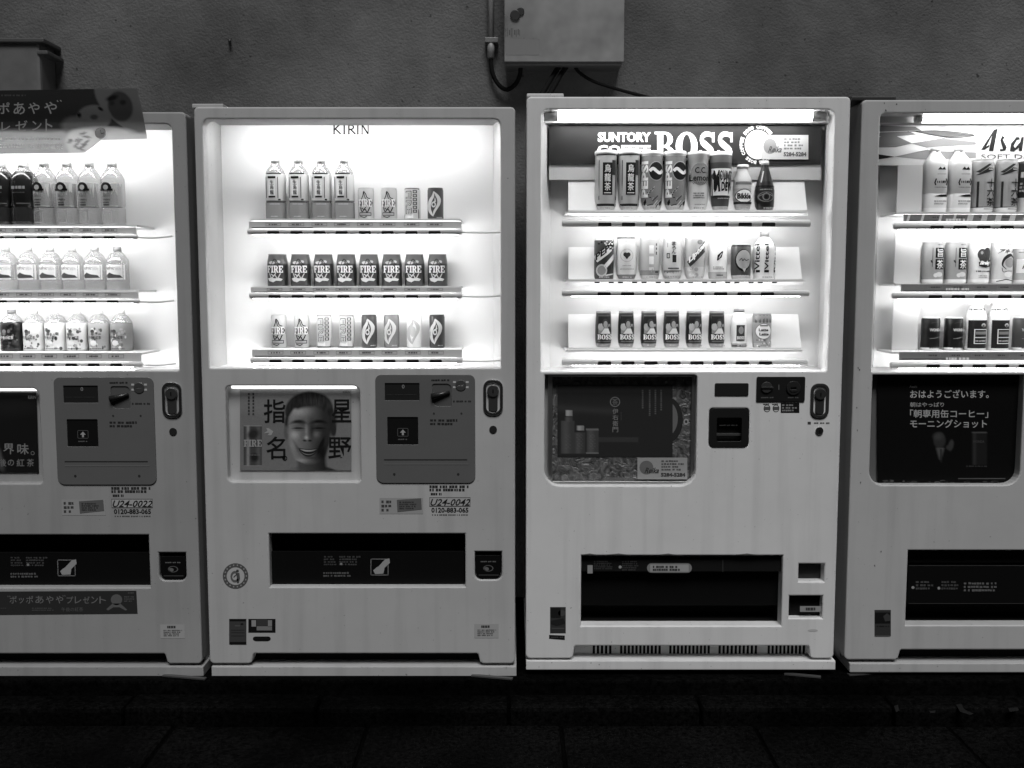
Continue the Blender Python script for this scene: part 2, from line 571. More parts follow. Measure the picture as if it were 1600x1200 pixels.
def G(px, py, z):
    """photograph pixel -> place on the level plane at height z"""
    a, b = (px - 800) / F, -(py - 600) / F
    t = (z - CZ) / (b * CP - SP)
    return (a * t, CY + t * (b * SP + CP), z)
for q, z in (([(1494, 1101), (1502, 1099), (1506, 1108), (1521, 1115), (1516, 1117), (1500, 1112)], TREAD_Z + .0045), ([(1397, 1103), (1403, 1101), (1405, 1110), (1400, 1113)], TREAD_Z + .0045),
             ([(1452, 1111), (1462, 1110), (1461, 1114), (1454, 1114)], TREAD_Z + .0045), ([(1575, 1106), (1590, 1105), (1592, 1110), (1578, 1112)], TREAD_Z + .0045)):
    P = Print(lambda u, v, L, z=z: G(u, v, z))
    P.poly(q, .005, 0)
    P.build('paint_smear', kerb)

# wall with rough sprayed stucco
WALL_Y = 0.86
def stucco():
    m = bpy.data.materials.new('sprayed_stucco')
    n, l, p = nodes_of(m)
    geo = n.new('ShaderNodeNewGeometry')
    def noise(sc, det, ro=.6):
        q = n.new('ShaderNodeTexNoise'); q.inputs['Scale'].default_value = sc; q.inputs['Detail'].default_value = det; q.inputs['Roughness'].default_value = ro
        l.new(geo.outputs['Position'], q.inputs['Vector'])
        return q
    big = noise(1.1, 5, .6); mid = noise(14, 4, .6); grain = noise(105, 2, .55); pit = noise(42, 2, .5)
    def mr(src, a, b, c, d):
        q = n.new('ShaderNodeMapRange')
        for i, v in zip(('From Min', 'From Max', 'To Min', 'To Max'), (a, b, c, d)): q.inputs[i].default_value = v
        l.new(src, q.inputs['Value'])
        return q.outputs[0]
    def mul(a, b):
        q = n.new('ShaderNodeMath'); q.operation = 'MULTIPLY'
        l.new(a, q.inputs[0]); l.new(b, q.inputs[1])
        return q.outputs[0]
    base = mr(big.outputs['Fac'], .34, .66, .065, .17)
    c = mul(base, mr(mid.outputs['Fac'], .3, .7, .9, 1.08))
    c = mul(c, mr(pit.outputs['Fac'], .24, .31, .35, 1.0))          # small black pits
    l.new(c, p.inputs['Base Color'])
    p.inputs['Roughness'].default_value = .75
    p.inputs['Specular IOR Level'].default_value = .25
    bp = n.new('ShaderNodeBump'); bp.inputs['Strength'].default_value = .38; bp.inputs['Distance'].default_value = .01
    l.new(grain.outputs['Fac'], bp.inputs['Height'])
    l.new(bp.outputs[0], p.inputs['Normal'])
    return m
M_STUCCO = stucco()
o = box('wall', -9, 9, WALL_Y, WALL_Y + .2, SLAB_Z - .1, 4.6, M_STUCCO)
tag(o, 'rough grey sprayed stucco wall running behind all the vending machines', 'wall')

# distribution box with cables
def steel_box_mat():
    m = mat('box_steel_sheen', .38, .30, .4, .5, .45, 2.4)  # metal's uneven sheen put into the colour as broad cloudy noise
    return m
BY = WALL_Y - .13
bx = thing('distribution_box', (W(882, 100, BY)[0], BY + .065, W(882, 97, BY)[2]), 'grey steel electrical box on the wall above the machines', 'electrical box')
a, b, c, d = R(788, -120, 976, 96, BY)
M_BOX = steel_box_mat()
box('housing', a + .004, b - .006, BY + .014, WALL_Y - .001, c - .012, d, mat('box_side_steel', .12, .5, .3), bx, .004)
box('lid', a, b, BY, BY + .012, c, d, M_BOX, bx, .003)
lx, _, lz = W(805, 24, BY)
v1 = panelv(circ(lx, lz, .017), [], BY - .008, .0078, .002)
v2 = panelv(circ(lx + .02, lz + .014, .013), [], BY - .006, .0058, .002)
lock = mk('lock', *join([v1, v2]), mat('blackened_steel', .06, .4, .6), None, bx)
p = flat(BY)
p.rect(790, 61, 843, 86, .19, 0)
p.build('paper_patch', bx)
p = flat(BY)
rnx = random.Random(4)
for k in range(9):
    x = 790 + k * 2.7
    p.rect(x, 43 + rnx.uniform(0, 4), x + rnx.uniform(.7, 1.8), 60 - rnx.uniform(0, 7), .09)
p.build('faded_lettering', bx)

pipe = thing('conduit_pipe', W(767, 90, WALL_Y - .02), 'thin grey conduit pipe on the wall beside the steel box', 'pipe')
px = W(767, 45, WALL_Y - .03)[0]
M_PIPE = mat('painted_conduit', .24, .5, 0, .5, .15, 20)
tube('tube', [(px, WALL_Y - .03, W(767, 90, WALL_Y - .03)[2]), (px, WALL_Y - .03, W(767, -130, WALL_Y - .03)[2])], .0115, M_PIPE, pipe, 12)
tube('sleeve', [(px, WALL_Y - .03, W(767, 89.5, WALL_Y - .03)[2]), (px, WALL_Y - .03, W(767, 64, WALL_Y - .03)[2])], .0145, M_PIPE, pipe, 12)
a, b, c, d = R(760, 58, 776, 66, WALL_Y - .045)
box('clamp', a - .006, b + .006, WALL_Y - .046, WALL_Y - .001, c, d, mat('clamp_steel', .2, .5, .4), pipe, .002)

def cable(pts, r, label):
    o = tube('cable', smooth_path(pts), r, M_RUBBER)
    return tag(o, label, 'cable', 'cables under the electrical box')
Yc = WALL_Y - .03
cable([W(767, 92, Yc), W(769, 112, Yc), W(778, 131, Yc), W(791, 140, Yc), W(804, 133, Yc), W(812, 118, Yc - .03), W(814, 98, Yc - .04)], .0085,
      'thick black cable looping from the conduit pipe up into the box')
cable([W(878, 98, Yc - .04), W(866, 115, Yc - .05), W(852, 138, Yc - .1), W(842, 156, Yc - .14)], .010, 'left of two black cables slanting down from under the box')
cable([W(890, 98, Yc - .04), W(878, 114, Yc - .05), W(864, 138, Yc - .1), W(852, 158, Yc - .14)], .010, 'right of two black cables slanting down from under the box')
cable([W(896, 99, Yc - .04), W(904, 112, Yc - .04), W(925, 126, Yc - .05), W(960, 138, Yc - .08), W(1000, 149, Yc - .12), W(1040, 158, Yc - .16)], .0065,
      'thin black cable trailing right from the box to the machine top')

# meter box at the left edge
mb = thing('meter_box', W(20, 140, WALL_Y - .1), 'grey box with overhanging lid on the wall at the left edge', 'electrical box')
Ym = WALL_Y - .14
a, b, c, d = R(-90, 66, 64, 190, Ym)
M_MET = mat('meter_box_paint', .115, .55, 0, .5, .15, 9)
box('housing', a, b, Ym, WALL_Y - .001, c, d, M_MET, mb, .012)
a, b, c, d = R(-96, 62, 68, 66, Ym - .01)
box('lid', a - .01, b + .002, Ym - .014, WALL_Y - .001, c, d + .006, mat('meter_lid_paint', .07, .5), mb, .004)
tube('pipe', [W(64, 85, Ym + .06), W(64, 190, Ym + .06)], .012, M_MET, mb, 10)
a, b, c, d = R(58, 79, 75, 85, Ym)
box('bracket', a, b, Ym - .004, WALL_Y - .001, c, d, mat('clamp_steel2', .1, .5, .3), mb, .003)

# bolt left in the wall
bo = tube('wall_bolt', [W(359, 64, WALL_Y + .001), W(359, 64, WALL_Y - .025)], .006, M_DARK)
tag(bo, 'small dark bolt sticking out of the wall above the second machine', 'bolt')

# thin metal shims lying under the machines' feet
def shim(x0, y0, x1, y1, Y, label):
    A, B = Vector(W(x0, y0, Y)), Vector(W(x1, y1, Y + .03 * (1 if y1 < y0 else -1)))
    z = SLAB_Z + .001
    d = (B - A); d.z = 0
    t = Vector((-d.y, d.x, 0)).normalized() * .016
    q = [Vector((A.x, A.y, z)), Vector((B.x, B.y, z)), Vector((B.x, B.y, z)) + t, Vector((A.x, A.y, z)) + t]
    v = [tuple(c) for c in q] + [(c.x, c.y, c.z + .0045) for c in q]
    f = [(3, 2, 1, 0), (4, 5, 6, 7), (0, 1, 5, 4), (1, 2, 6, 5), (2, 3, 7, 6), (3, 0, 4, 7)]
    o = mk('metal_strip', v, f, mat('pale_strip', .06, .4))
    tag(o, label, 'strip', 'metal strips lying on the slab')
shim(1225, 1071, 1282, 1076, .0, 'thin pale metal strip on the ground under the third machine')
shim(1327, 1071, 1395, 1069, -.01, 'thin pale metal strip on the ground under the rightmost machine')
shim(254, 1078, 320, 1078, -.015, 'thin grey metal strip on the ground under the leftmost machine')
shim(736, 1077, 800, 1079, -.015, 'thin grey metal strip on the ground under the second machine')

# ------------------------------------------------------------------ drinks
PROF = {
    'can':    [(0, .0), (.84, .0), (.88, .02), (1, .07), (1, .90), (.88, .965), (.90, .975), (.90, .995), (.84, 1.0), (.80, .985), (0, .985)],
    'slim':   [(0, .0), (.90, .0), (.97, .02), (1, .05), (1, .93), (.93, .97), (.94, .98), (.94, 1.0), (.88, 1.0), (.86, .99), (0, .99)],
    'short':  [(0, .0), (.96, .0), (1, .02), (1, .66), (.97, .78), (.86, .97), (.88, .98), (.88, 1.0), (.82, 1.0), (0, .99)],
    'shell':  [(0, .0), (.58, .0), (.74, .035), (.88, .10), (.97, .19), (1, .28), (1, .93), (1.06, .945), (1.06, .985), (1.0, 1.0), (0, 1.0)],
    'shell2': [(0, .0), (.66, .0), (.80, .03), (.92, .10), (1.0, .25), (1, .45), (.97, .70), (.90, .96), (.90, 1.0), (.84, 1.0), (0, .99)],
    'taper':  [(0, .0), (.62, .0), (.72, .03), (.80, .15), (.97, .60), (1, .80), (1.0, .95), (1.0, .985), (.9, 1.0), (0, 1.0)],
    'pet':    [(0, .0), (.90, .0), (.97, .02), (1, .05), (1, .28), (.95, .295), (.95, .31), (1, .325), (1, .72), (.96, .76), (.80, .82), (.58, .875), (.42, .915), (.40, .935), (.40, .945), (0, .945)],
    'petlow': [(0, .0), (.94, .0), (1, .03), (1, .10), (.97, .14), (1, .18), (1, .62), (.96, .70), (.62, .83), (.40, .88), (.38, .90), (0, .90)],
    'tonic':  [(0, .0), (.60, .0), (.80, .03), (.97, .12), (1, .22), (1, .42), (.94, .50), (.40, .86), (.36, .90), (.36, .925), (0, .925)],
    'round':  [(0, .0), (.60, .0), (.78, .03), (.92, .12), (1, .22), (1, .62), (.95, .70), (.68, .82), (.62, .88), (.62, .92), (0, .92)],
    'btlcan': [(0, .0), (.95, .0), (1, .03), (1, .66), (.93, .74), (.74, .84), (.66, .88), (.66, .92), (0, .92)],
    'box':    [(0, .0), (.98, .0), (1, .01), (1, .99), (.98, 1.0), (0, 1.0)],
}
CAPS = {'pet': (.42, .93, 1.0), 'petlow': (.40, .89, 1.0), 'tonic': (.40, .92, 1.0), 'round': (.66, .915, 1.0), 'btlcan': (.68, .915, 1.0)}
def prof_r(pr, h):
    for (r0, h0), (r1, h1) in zip(pr[1:-1], pr[2:-1]):
        if h0 <= h <= h1 and h1 > h0: return r0 + (r1 - r0) * (h - h0) / (h1 - h0)
    return 1.0
def lathe(cx, cy, z0, rad, hgt, pr, cuts=(), p=2.0, n=20):
    rings = list(pr)
    for c in cuts:
        for i in range(1, len(rings) - 2):
            if rings[i][1] < c - 1e-4 and rings[i + 1][1] > c + 1e-4:
                t = (c - rings[i][1]) / (rings[i + 1][1] - rings[i][1])
                rings.insert(i + 1, (rings[i][0] + t * (rings[i + 1][0] - rings[i][0]), c))
                break
    V, Fc, H = [], [], []
    for r, h in rings:
        for k in range(n):
            a = 2 * math.pi * (k + .5) / n
            c, s = math.cos(a), math.sin(a)
            d = (abs(c) ** p + abs(s) ** p) ** (-1 / p)
            V.append((cx + rad * r * d * c, cy + rad * r * d * s, z0 + hgt * h))
    for i in range(len(rings) - 1):
        for k in range(n):
            k2 = (k + 1) % n
            Fc.append((i * n + k, i * n + k2, (i + 1) * n + k2, (i + 1) * n + k))
            H.append((rings[i][1] + rings[i + 1][1]) / 2)
    return V, Fc, H
def product(name, kind, cx, yt, yb, w, YP, zs, bands, art, label, cat, group, cap=.75, p=2.0, gloss=.3):
    r = R(cx - w / 2, yt, cx + w / 2, yb, YP)
    rad = (r[1] - r[0]) / 2
    X = (r[0] + r[1]) / 2
    top = W(cx, yt, YP - rad)[2]
    hgt = top - zs
    pr = PROF[kind]
    bands = sorted(bands)                                    # [(from height, grey or material)]
    v, f, H = lathe(X, YP, zs, rad, hgt, pr, [b[0] for b in bands], p)
    mats, mi = [], []
    for h in H:
        g = [b[1] for b in bands if b[0] <= h + 1e-4][-1]
        m = g if isinstance(g, bpy.types.Material) else mat('drink_%03d' % round(g * 1000), g ** (1.7 - .7 * g), gloss)
        if m not in mats: mats.append(m)
        mi.append(mats.index(m))
    root = mk(name, v, f, mats, mi, None, True)
    tag(root, label, cat, group)
    if kind in CAPS:
        cr, h0, h1 = CAPS[kind]
        q = [(0, 0), (1, 0), (1, .9), (.9, 1), (0, 1)]
        v, f, _ = lathe(X, YP, zs + hgt * h0, rad * cr, hgt * (h1 - h0), q, (), 2.0, 14)
        mk('cap', v, f, mat('cap_%03d' % round(cap * 1000), cap, .4), None, root, True)
    if art:
        turn = random.uniform(-.035, .035)
        def mp(u, vv, L):
            h = 1 - vv
            u += turn
            rr_ = rad * max(prof_r(pr, h), .05)
            x = max(-.985, min(.985, (u - .5) * 2 * rad / rr_))
            y = (1 - abs(x) ** p) ** (1 / p)
            if p > 2: nx, ny = 0, 1
            else: nx, ny = x, y
            off = .0006 * (L + 1)
            return (X + rr_ * x + nx * off, YP - rr_ * y - ny * off, zs + hgt * h)
        P = Print(mp, True)
        P.asp = (2 * rad) / hgt
        art(P)
        if P.v: P.build('label_print', root)
    return root

# label artwork, u 0..1 across, v 0..1 downwards
def art_fire(dark):
    def a(P):
        k, wht = (.03, .8)
        if dark:
            P.ell(.35, .27, .16, .05, .55, 0, 10); P.ell(.68, .24, .10, .045, .5, 0, 10)
            P.stroke([(.28, .42), (.42, .2), (.5, .16), (.62, .24), (.8, .38)], .02, .02, 1, P.asp)
        else:
            P.stroke([(.25, .38), (.38, .24), (.42, .12), (.55, .2), (.62, .3), (.8, .34)], .025, k, 0, P.asp)
            P.stroke([(.42, .14), (.5, .3), (.6, .38)], .02, k, 0, P.asp)
            P.rect(.06, .36, .94, .58, .25, 0, 6)
        P.slab(.1, .36, .9, .58, 'FIRE', wht, 2)
        P.stroke([(.22, .6), (.32, .74), (.5, .66), (.62, .76), (.78, .6)], .03, .6 if dark else k, 1, P.asp)
        P.stroke([(.3, .62), (.42, .68), (.55, .6)], .03, .7 if dark else k, 1, P.asp)
        if dark:
            P.poly([(.12, .76), (.3, .73), (.5, .76), (.7, .74), (.88, .78), (.8, .84), (.55, .83), (.4, .88), (.2, .84)], .65, 1)
        else:
            P.frame(.15, .76, .85, .86, .03, k, 1, .02); P.stroke([(.2, .88), (.45, .92), (.6, .88)], .025, k, 1, P.asp)
    return a
def art_vfire(P):
    P.frame(.05, .02, .95, .97, .04, .06, 0, .02)
    P.text(.16, .1, .52, .8, 'FIRE', .08, 0, .03, -90)
    P.text(.2, .12, .48, .78, 'FIRE', .62, 1, .0, -90)
    for i in range(6): P.frame(.6, .08 + i * .12, .84, .17 + i * .12, .05, .1, 0, .02)
    P.poly([(.1, .84), (.5, .86), (.62, .8), (.62, .94), (.1, .94)], .75, 1)
def art_flame(g, faint=False):
    def a(P):
        o, i_ = (.62, .2) if not faint else (.5, .62)
        # flowing S-shaped flame
        P.stroke([(.42, .12), (.62, .24), (.74, .36), (.72, .5), (.6, .62), (.46, .74), (.4, .86)], [.01, .09, .11, .09, .07, .07, .01], o, 0, P.asp)
        P.stroke([(.42, .12), (.38, .26), (.24, .38), (.14, .52), (.16, .68), (.28, .8), (.4, .88)], [.01, .08, .1, .11, .1, .07, .01], o, 0, P.asp)
        if not faint:
            P.ell(.42, .52, .14, .09, o, 1, 12, .5)
            P.stroke([(.5, .3), (.52, .42), (.36, .46)], [.01, .05, .03], o, 1, P.asp)
            P.greek(.6, .9, .9, .94, 1, .5, 0, 3)
        else:
            P.ell(.42, .5, .2, .16, .55, 0, 12)
    return a
def art_namacha(P):
    P.rect(.02, .235, .98, .255, .08, 0, 8)
    P.rect(.22, .29, .62, .325, .03, 1, 4)
    P.rect(.25, .34, .59, .60, .82, 0, 4)
    P.vtext(.33, .35, .52, .59, '生烏龍', .08, 1, .02)
    P.rect(.25, .61, .59, .635, .03, 1, 4)
    P.stroke([(.12, .3), (.12, .64)], .012, .2, 0, P.asp); P.stroke([(.72, .3), (.72, .64)], .012, .25, 0, P.asp)
    P.rect(.72, .655, .84, .68, .05, 0); P.rect(.02, .695, .98, .715, .1, 0, 8)
    P.greek(.3, .73, .8, .75, 1, .6, 1, 2); P.greek(.35, .93, .7, .95, 1, .6, 1, 4)
def art_tea_pale(P):
    P.rect(.04, .34, .96, .70, .68, 0, 8)
    P.ell(.36, .42, .27, .1, .05, 1, 14, 0, 0, 180)
    P.ell(.36, .40, .12, .04, .5, 2, 10)
    P.rect(.05, .42, .68, .455, .03, 1, 5)
    P.greek(.2, .49, .55, .55, 2, .22, 1, 5); P.greek(.22, .57, .6, .66, 2, .2, 1, 9)
    P.rect(.22, .665, .5, .685, .04, 1, 3)
    P.rect(.0, .70, 1, .712, .06, 1, 8)
    P.frame(.16, .76, .6, .95, .03, .45, 0, .012)
def art_tea_dark(P):
    P.greek(.2, .37, .8, .42, 1, .45, 0, 12, .9)
    P.greek(.25, .46, .75, .49, 1, .2, 0, 3); P.rect(.4, .64, .9, .65, .3, 0, 3); P.greek(.1, .93, .9, .945, 1, .22, 0, 8)
def art_water(P):
    P.rect(.03, .42, .97, .76, .78, 0, 8)
    P.ell(.35, .50, .26, .09, .8, 1, 14)
    P.text(.1, .455, .58, .53, 'ndric', .1, 2, .0, 0, .2)
    P.poly([(.08, .68), (.3, .6), (.5, .64), (.8, .66), (.9, .72), (.2, .73)], .14, 1)
    P.greek(.6, .46, .9, .55, 3, .5, 1, 3)
def art_floral(g, dark):
    def a(P):
        rn = random.Random(int(g * 1000))
        for k in range(26):
            x, y = rn.uniform(.15, .88), rn.uniform(.45, .95)
            P.ell(x, y, rn.uniform(.03, .1), rn.uniform(.02, .05), rn.choice((.7, .45, .3, .2)) * (.35 if dark else 1), 0, 7)
        P.ell(.33, .52, .1, .05, .15 if not dark else .3, 1, 10); P.ell(.33, .58, .08, .04, .25, 1, 10)
        P.text(.12, .63, .75, .71, '午後の紅茶', .03 if not dark else .7, 2, .03)
        P.ell(.36, .8, .16, .07, .75 if not dark else .06, 1, 12)
        P.greek(.15, .92, .8, .95, 1, .1, 1, 3)
    return a

def art_oolong(P):
    P.rect(.02, .06, .98, .085, .2, 0, 8)
    P.stroke([(.14, .16), (.14, .8)], .012, .15, 0, P.asp); P.stroke([(.9, .16), (.9, .8)], .012, .15, 0, P.asp)
    P.rect(.3, .2, .74, .72, .05, 0, 5)
    P.vtext(.38, .22, .66, .66, '烏龍茶', .72, 1, .03)
    P.rect(.36, .68, .68, .695, .7, 1, 3)
    P.rect(.72, .16, .86, .4, .1, 1, 2)
    P.rect(.06, .86, .95, .90, .08, 0, 8)
def art_pepsi(P):
    P.text(.04, .17, .30, .76, 'PEPSI', .85, 2, .04, 90)
    P.ell(.66, .33, .33, .145, .06, 0, 20)
    P.stroke([(.36, .33), (.5, .29), (.66, .33), (.82, .36), (.97, .31)], .05, .8, 1, P.asp)
    P.ell(.66, .33, .36, .16, .5, 0, 20, .93)
    rn = random.Random(5)
    for k in range(12):
        x, y = rn.uniform(.35, .95), rn.uniform(.54, .9)
        P.stroke([(x, y), (x - rn.uniform(.05, .3), y + rn.uniform(.0, .12))], .014, rn.choice((.08, .5, .65)), 1, P.asp)
    P.poly([(.12, .84), (.2, .78), (.24, .84), (.16, .9)], .04, 1); P.poly([(.8, .84), (.92, .76), (.92, .84), (.84, .9)], .05, 1)
def art_lemon(P):
    P.ell(.54, .37, .44, .19, .36, 0, 20)
    P.text(.28, .26, .82, .36, 'C.C.', .07, 1, .02)
    P.text(.06, .38, .97, .485, 'Lemon', .08, 1, .02)
    P.text(.18, .50, .92, .54, 'VITAMIN C', .2, 1)
    P.text(.3, .215, .75, .235, 'SUNTORY', .2, 1)
    P.greek(.22, .67, .85, .78, 3, .3, 0, 4); P.greek(.3, .86, .8, .88, 1, .3, 0, 6)
def art_dew(P):
    P.rect(.03, .28, .97, .72, .86, 0, 8)
    P.text(.12, .31, .36, .62, 'M', .06, 1, .03, 0, -.1); P.text(.36, .31, .62, .48, 'OU', .1, 1, .02); P.text(.62, .32, .95, .46, 'NT', .2, 1, .05, 0, .15)
    P.stroke([(.14, .34), (.2, .66), (.28, .4), (.36, .66)], .03, .05, 1, P.asp)
    P.text(.44, .5, .96, .65, 'DEW', .04, 1, .04)
    P.rect(.1, .735, .95, .75, .05, 1, 6); P.greek(.3, .76, .8, .78, 1, .7, 1, 2)
def art_bikkle(P):
    P.rect(.05, .36, .95, .42, .3, 0, 8)
    P.ell(.5, .66, .48, .15, .2, 0, 18); P.ell(.5, .66, .44, .13, .85, 1, 18)
    P.text(.14, .6, .86, .72, 'Bikkle', .05, 2, .04)
    P.rect(.0, .78, 1, .83, .1, 2, 8)
def art_vita(P):
    P.rect(.03, .48, .97, .51, .04, 0, 8); P.greek(.2, .54, .8, .58, 1, .35, 0, 1)
    P.ell(.5, .7, .4, .1, .3, 0, 18, .86); P.ell(.5, .7, .2, .075, .3, 0, 14, .7)
    P.stroke([(.1, .7), (.5, .62), (.9, .7)], .012, .35, 0, P.asp)
    P.stroke([(.4, .2), (.26, .42)], .02, .5, 0, P.asp)
def art_pepsi2(P):
    P.stroke([(.0, .52), (.5, .34), (1, .12)], .17, .75, 0, P.asp)
    A, fs = glyph('PEPSI', .04)
    P.add([(.03 + .95 * a, .56 - .17 * b - .36 * a) for a, b in A], fs, .04, 1)
    P.ell(.32, .78, .27, .15, .55, 1, 16); P.ell(.32, .78, .2, .11, .35, 2, 14)
    P.stroke([(.4, .74), (.62, .62), (.98, .42)], .09, .7, 1, P.asp); P.stroke([(.5, .9), (.95, .86)], .03, .6, 1, P.asp)
    rn = random.Random(2)
    for k in range(9): P.ell(rn.uniform(.1, .9), rn.uniform(.06, .3), .05, .025, rn.choice((.02, .45)), 0, 7)
def art_heart(P):
    P.rect(.02, .02, .98, .05, .06, 0, 8)
    P.ell(.43, .42, .1, .05, .1, 0, 12); P.ell(.57, .42, .1, .05, .1, 0, 12); P.poly([(.34, .43), (.66, .43), (.5, .53)], .1, 0)
    P.ell(.5, .44, .3, .15, .45, 0, 20, .93); P.greek(.2, .74, .85, .77, 1, .25, 0, 3); P.greek(.3, .1, .7, .12, 1, .3, 0, 2); P.greek(.3, .66, .7, .69, 1, .4, 0, 9)
def art_pale_v(P):
    P.greek(.36, .2, .7, .75, 1, .78, 0, 6, .8, True)
    P.greek(.72, .15, .85, .45, 1, .2, 0, 4, .6, True); P.rect(.06, .78, .95, .9, .36, 0, 6); P.rect(.72, .8, .88, .84, .12, 1)
def art_kana(P):
    P.vtext(.38, .1, .6, .4, 'まろん', .06, 0, .02); P.greek(.36, .42, .66, .66, 1, .08, 0, 3, .8, True)
    P.frame(.16, .38, .3, .5, .03, .08, 0, .02); P.stroke([(.2, .14), (.2, .24)], .012, .3, 0, P.asp)
    P.rect(.22, .72, .75, .745, .06, 0, 4); P.rect(.05, .78, .95, .95, .3, 0, 8); P.greek(.3, .82, .75, .86, 1, .6, 1, 2)
def art_lipton(P):
    P.poly([(.12, .58), (.95, .08), (.98, .34), (.25, .7)], .12, 0)
    A, fs = glyph('Lipton', .05)
    P.add([(.2 + .76 * a, .66 - .19 * b - .40 * a) for a, b in A], fs, .85, 1)
    rn = random.Random(9)
    for k in range(8): P.ell(rn.uniform(.2, .9), rn.uniform(.66, .92), .1, .05, rn.choice((.45, .6, .7)), 0, 8)
    P.ell(.7, .12, .14, .06, .3, 0, 9)
def art_feather(P):
    P.stroke([(.38, .46), (.5, .34), (.66, .2)], [.02, .13, .03], .08, 0, P.asp); P.stroke([(.46, .4), (.6, .26)], .02, .7, 1, P.asp)
    P.greek(.2, .62, .85, .72, 2, .35, 0, 3); P.rect(.36, .86, .7, .885, .1, 0, 3); P.rect(.1, .985, .9, 1.0, .1, 0, 6)
def art_orange(P):
    P.ell(.56, .45, .40, .31, .05, 0, 18); P.ell(.58, .43, .36, .27, .42, 1, 18)
    P.stroke([(.36, .46), (.46, .4), (.52, .47), (.6, .41), (.68, .46), (.84, .42)], .02, .12, 2, P.asp); P.poly([(.5, .68), (.7, .68), (.62, .78)], .55, 1)
    P.greek(.25, .86, .85, .92, 1, .55, 0, 3); P.rect(.02, .02, .98, .06, .03, 0, 8)
def art_vittel(P):
    for u in (.02, .4, .86):
        P.text(u, .26, u + .18, .80, 'Vittel', .06, 0, .02, 90)
        P.rect(u - .01 if u > .1 else .01, .80, u + .2 if u < .8 else 1, .85, .04, 0, 2)
def art_boss(tone):
    def a(P):
        P.rect(.12, .1, .9, .86, tone + .14, 0, 6); P.rect(.16, .14, .86, .6, tone + .3 if tone < .1 else tone, 1, 6)
        P.rect(.16, .14, .86, .34, .3 if tone > .08 else .06, 2, 3); P.ell(.3, .42, .16, .1, .45, 2, 9); P.ell(.78, .5, .1, .1, .1, 2, 9)
        rn = random.Random(int(tone * 999))
        P.ell(.52 + rn.uniform(-.05, .1), .32, .18, .12, .10, 3, 12); P.ell(.56, .35, .12, .09, .38, 4, 10); P.poly([(.3, .6), (.5, .46), (.72, .46), (.84, .6)], .65, 3)
        P.slab(.14, .62, .92, .75, 'BOSS', .85, 5)
        P.rect(.18, .79, .86, .80, .5, 3, 4); P.greek(.34, .88, .7, .92, 1, .75, 1, 2); P.rect(.1, .03, .92, .06, .3, 0, 6)
    return a
def art_white_boss(P):
    P.rect(.26, .4, .78, .8, .12, 0, 4); P.ell(.54, .53, .16, .1, .35, 1, 10); P.slab(.3, .68, .76, .76, 'BOSS', .8, 1); P.rect(.04, .9, .96, .95, .2, 0, 8)
def art_latte(P):
    for k in range(5): P.rect(.08 + .18 * k, .04, .16 + .18 * k, .26, .2, 0, 1)
    P.ell(.5, .5, .42, .24, .35, 0, 18); P.ell(.5, .5, .38, .21, .85, 1, 18)
    P.text(.25, .42, .72, .5, 'Latte', .06, 2, .04); P.text(.28, .54, .75, .62, 'Latte', .06, 2, .04); P.rect(.3, .32, .7, .36, .3, 2, 3)
    rn = random.Random(8)
    for k in range(16): P.ell(rn.uniform(.08, .92), rn.uniform(.74, .94), .04, .02, rn.choice((.3, .8)), 0, 6)
def art_barley(P):
    P.poly([(.42, .34), (.52, .30), (.6, .33), (.7, .30), (.78, .345), (.42, .345)], .05, 0)
    P.greek(.4, .4, .8, .42, 1, .4, 0, 3)
    P.stroke([(.34, .58), (.3, .54), (.36, .48)], .02, .06, 0, P.asp); P.stroke([(.8, .48), (.88, .53), (.82, .58)], .02, .06, 0, P.asp)
    P.greek(.4, .5, .8, .56, 1, .08, 0, 7); P.greek(.3, .6, .85, .62, 1, .3, 0, 7)
    P.poly([(.28, .745), (.6, .72), (.9, .715), (.9, .75), (.6, .755)], .06, 0); P.greek(.3, .8, .9, .88, 2, .4, 0, 5)
def art_sixteen(P):
    P.poly([(.08, .24), (.55, .10), (.7, .10), (.2, .26)], .12, 0); P.poly([(.08, .3), (.6, .16), (.9, .2), (.2, .3)], .1, 0); P.greek(.55, .14, .9, .22, 2, .6, 1, 4)
    P.stroke([(.16, .42), (.16, .9)], .03, .1, 0, P.asp); P.stroke([(.4, .36), (.4, .9)], .01, .4, 0, P.asp)
    P.vtext(.5, .36, .92, .88, '十六茶', .8, 0, .09); P.vtext(.5, .36, .92, .88, '十六茶', .03, 1, .02)
    P.rect(.4, .92, .96, .93, .08, 0, 4)
def art_round_dark(P):
    P.greek(.1, .2, .6, .32, 1, .7, 0, 4, .9); P.greek(.1, .4, .8, .6, 3, .6, 0, 3)
def art_umacha(P):
    P.rect(.42, .14, .86, .38, .03, 0, 4); P.text(.5, .16, .8, .36, '旨', .75, 1, .04); P.rect(.42, .41, .86, .66, .03, 0, 4); P.text(.48, .43, .82, .64, '茶', .75, 1, .04)
    P.greek(.5, .05, .75, .08, 1, .1, 0, 4); P.ell(.62, .78, .18, .06, .65, 0, 10); P.ell(.45, .8, .1, .05, .7, 0, 9)
    P.stroke([(.3, .5), (.24, .44)], .03, .1, 0, P.asp); P.stroke([(.3, .14), (.3, .6)], .012, .2, 0, P.asp); P.stroke([(.93, .12), (.93, .7)], .012, .2, 0, P.asp)
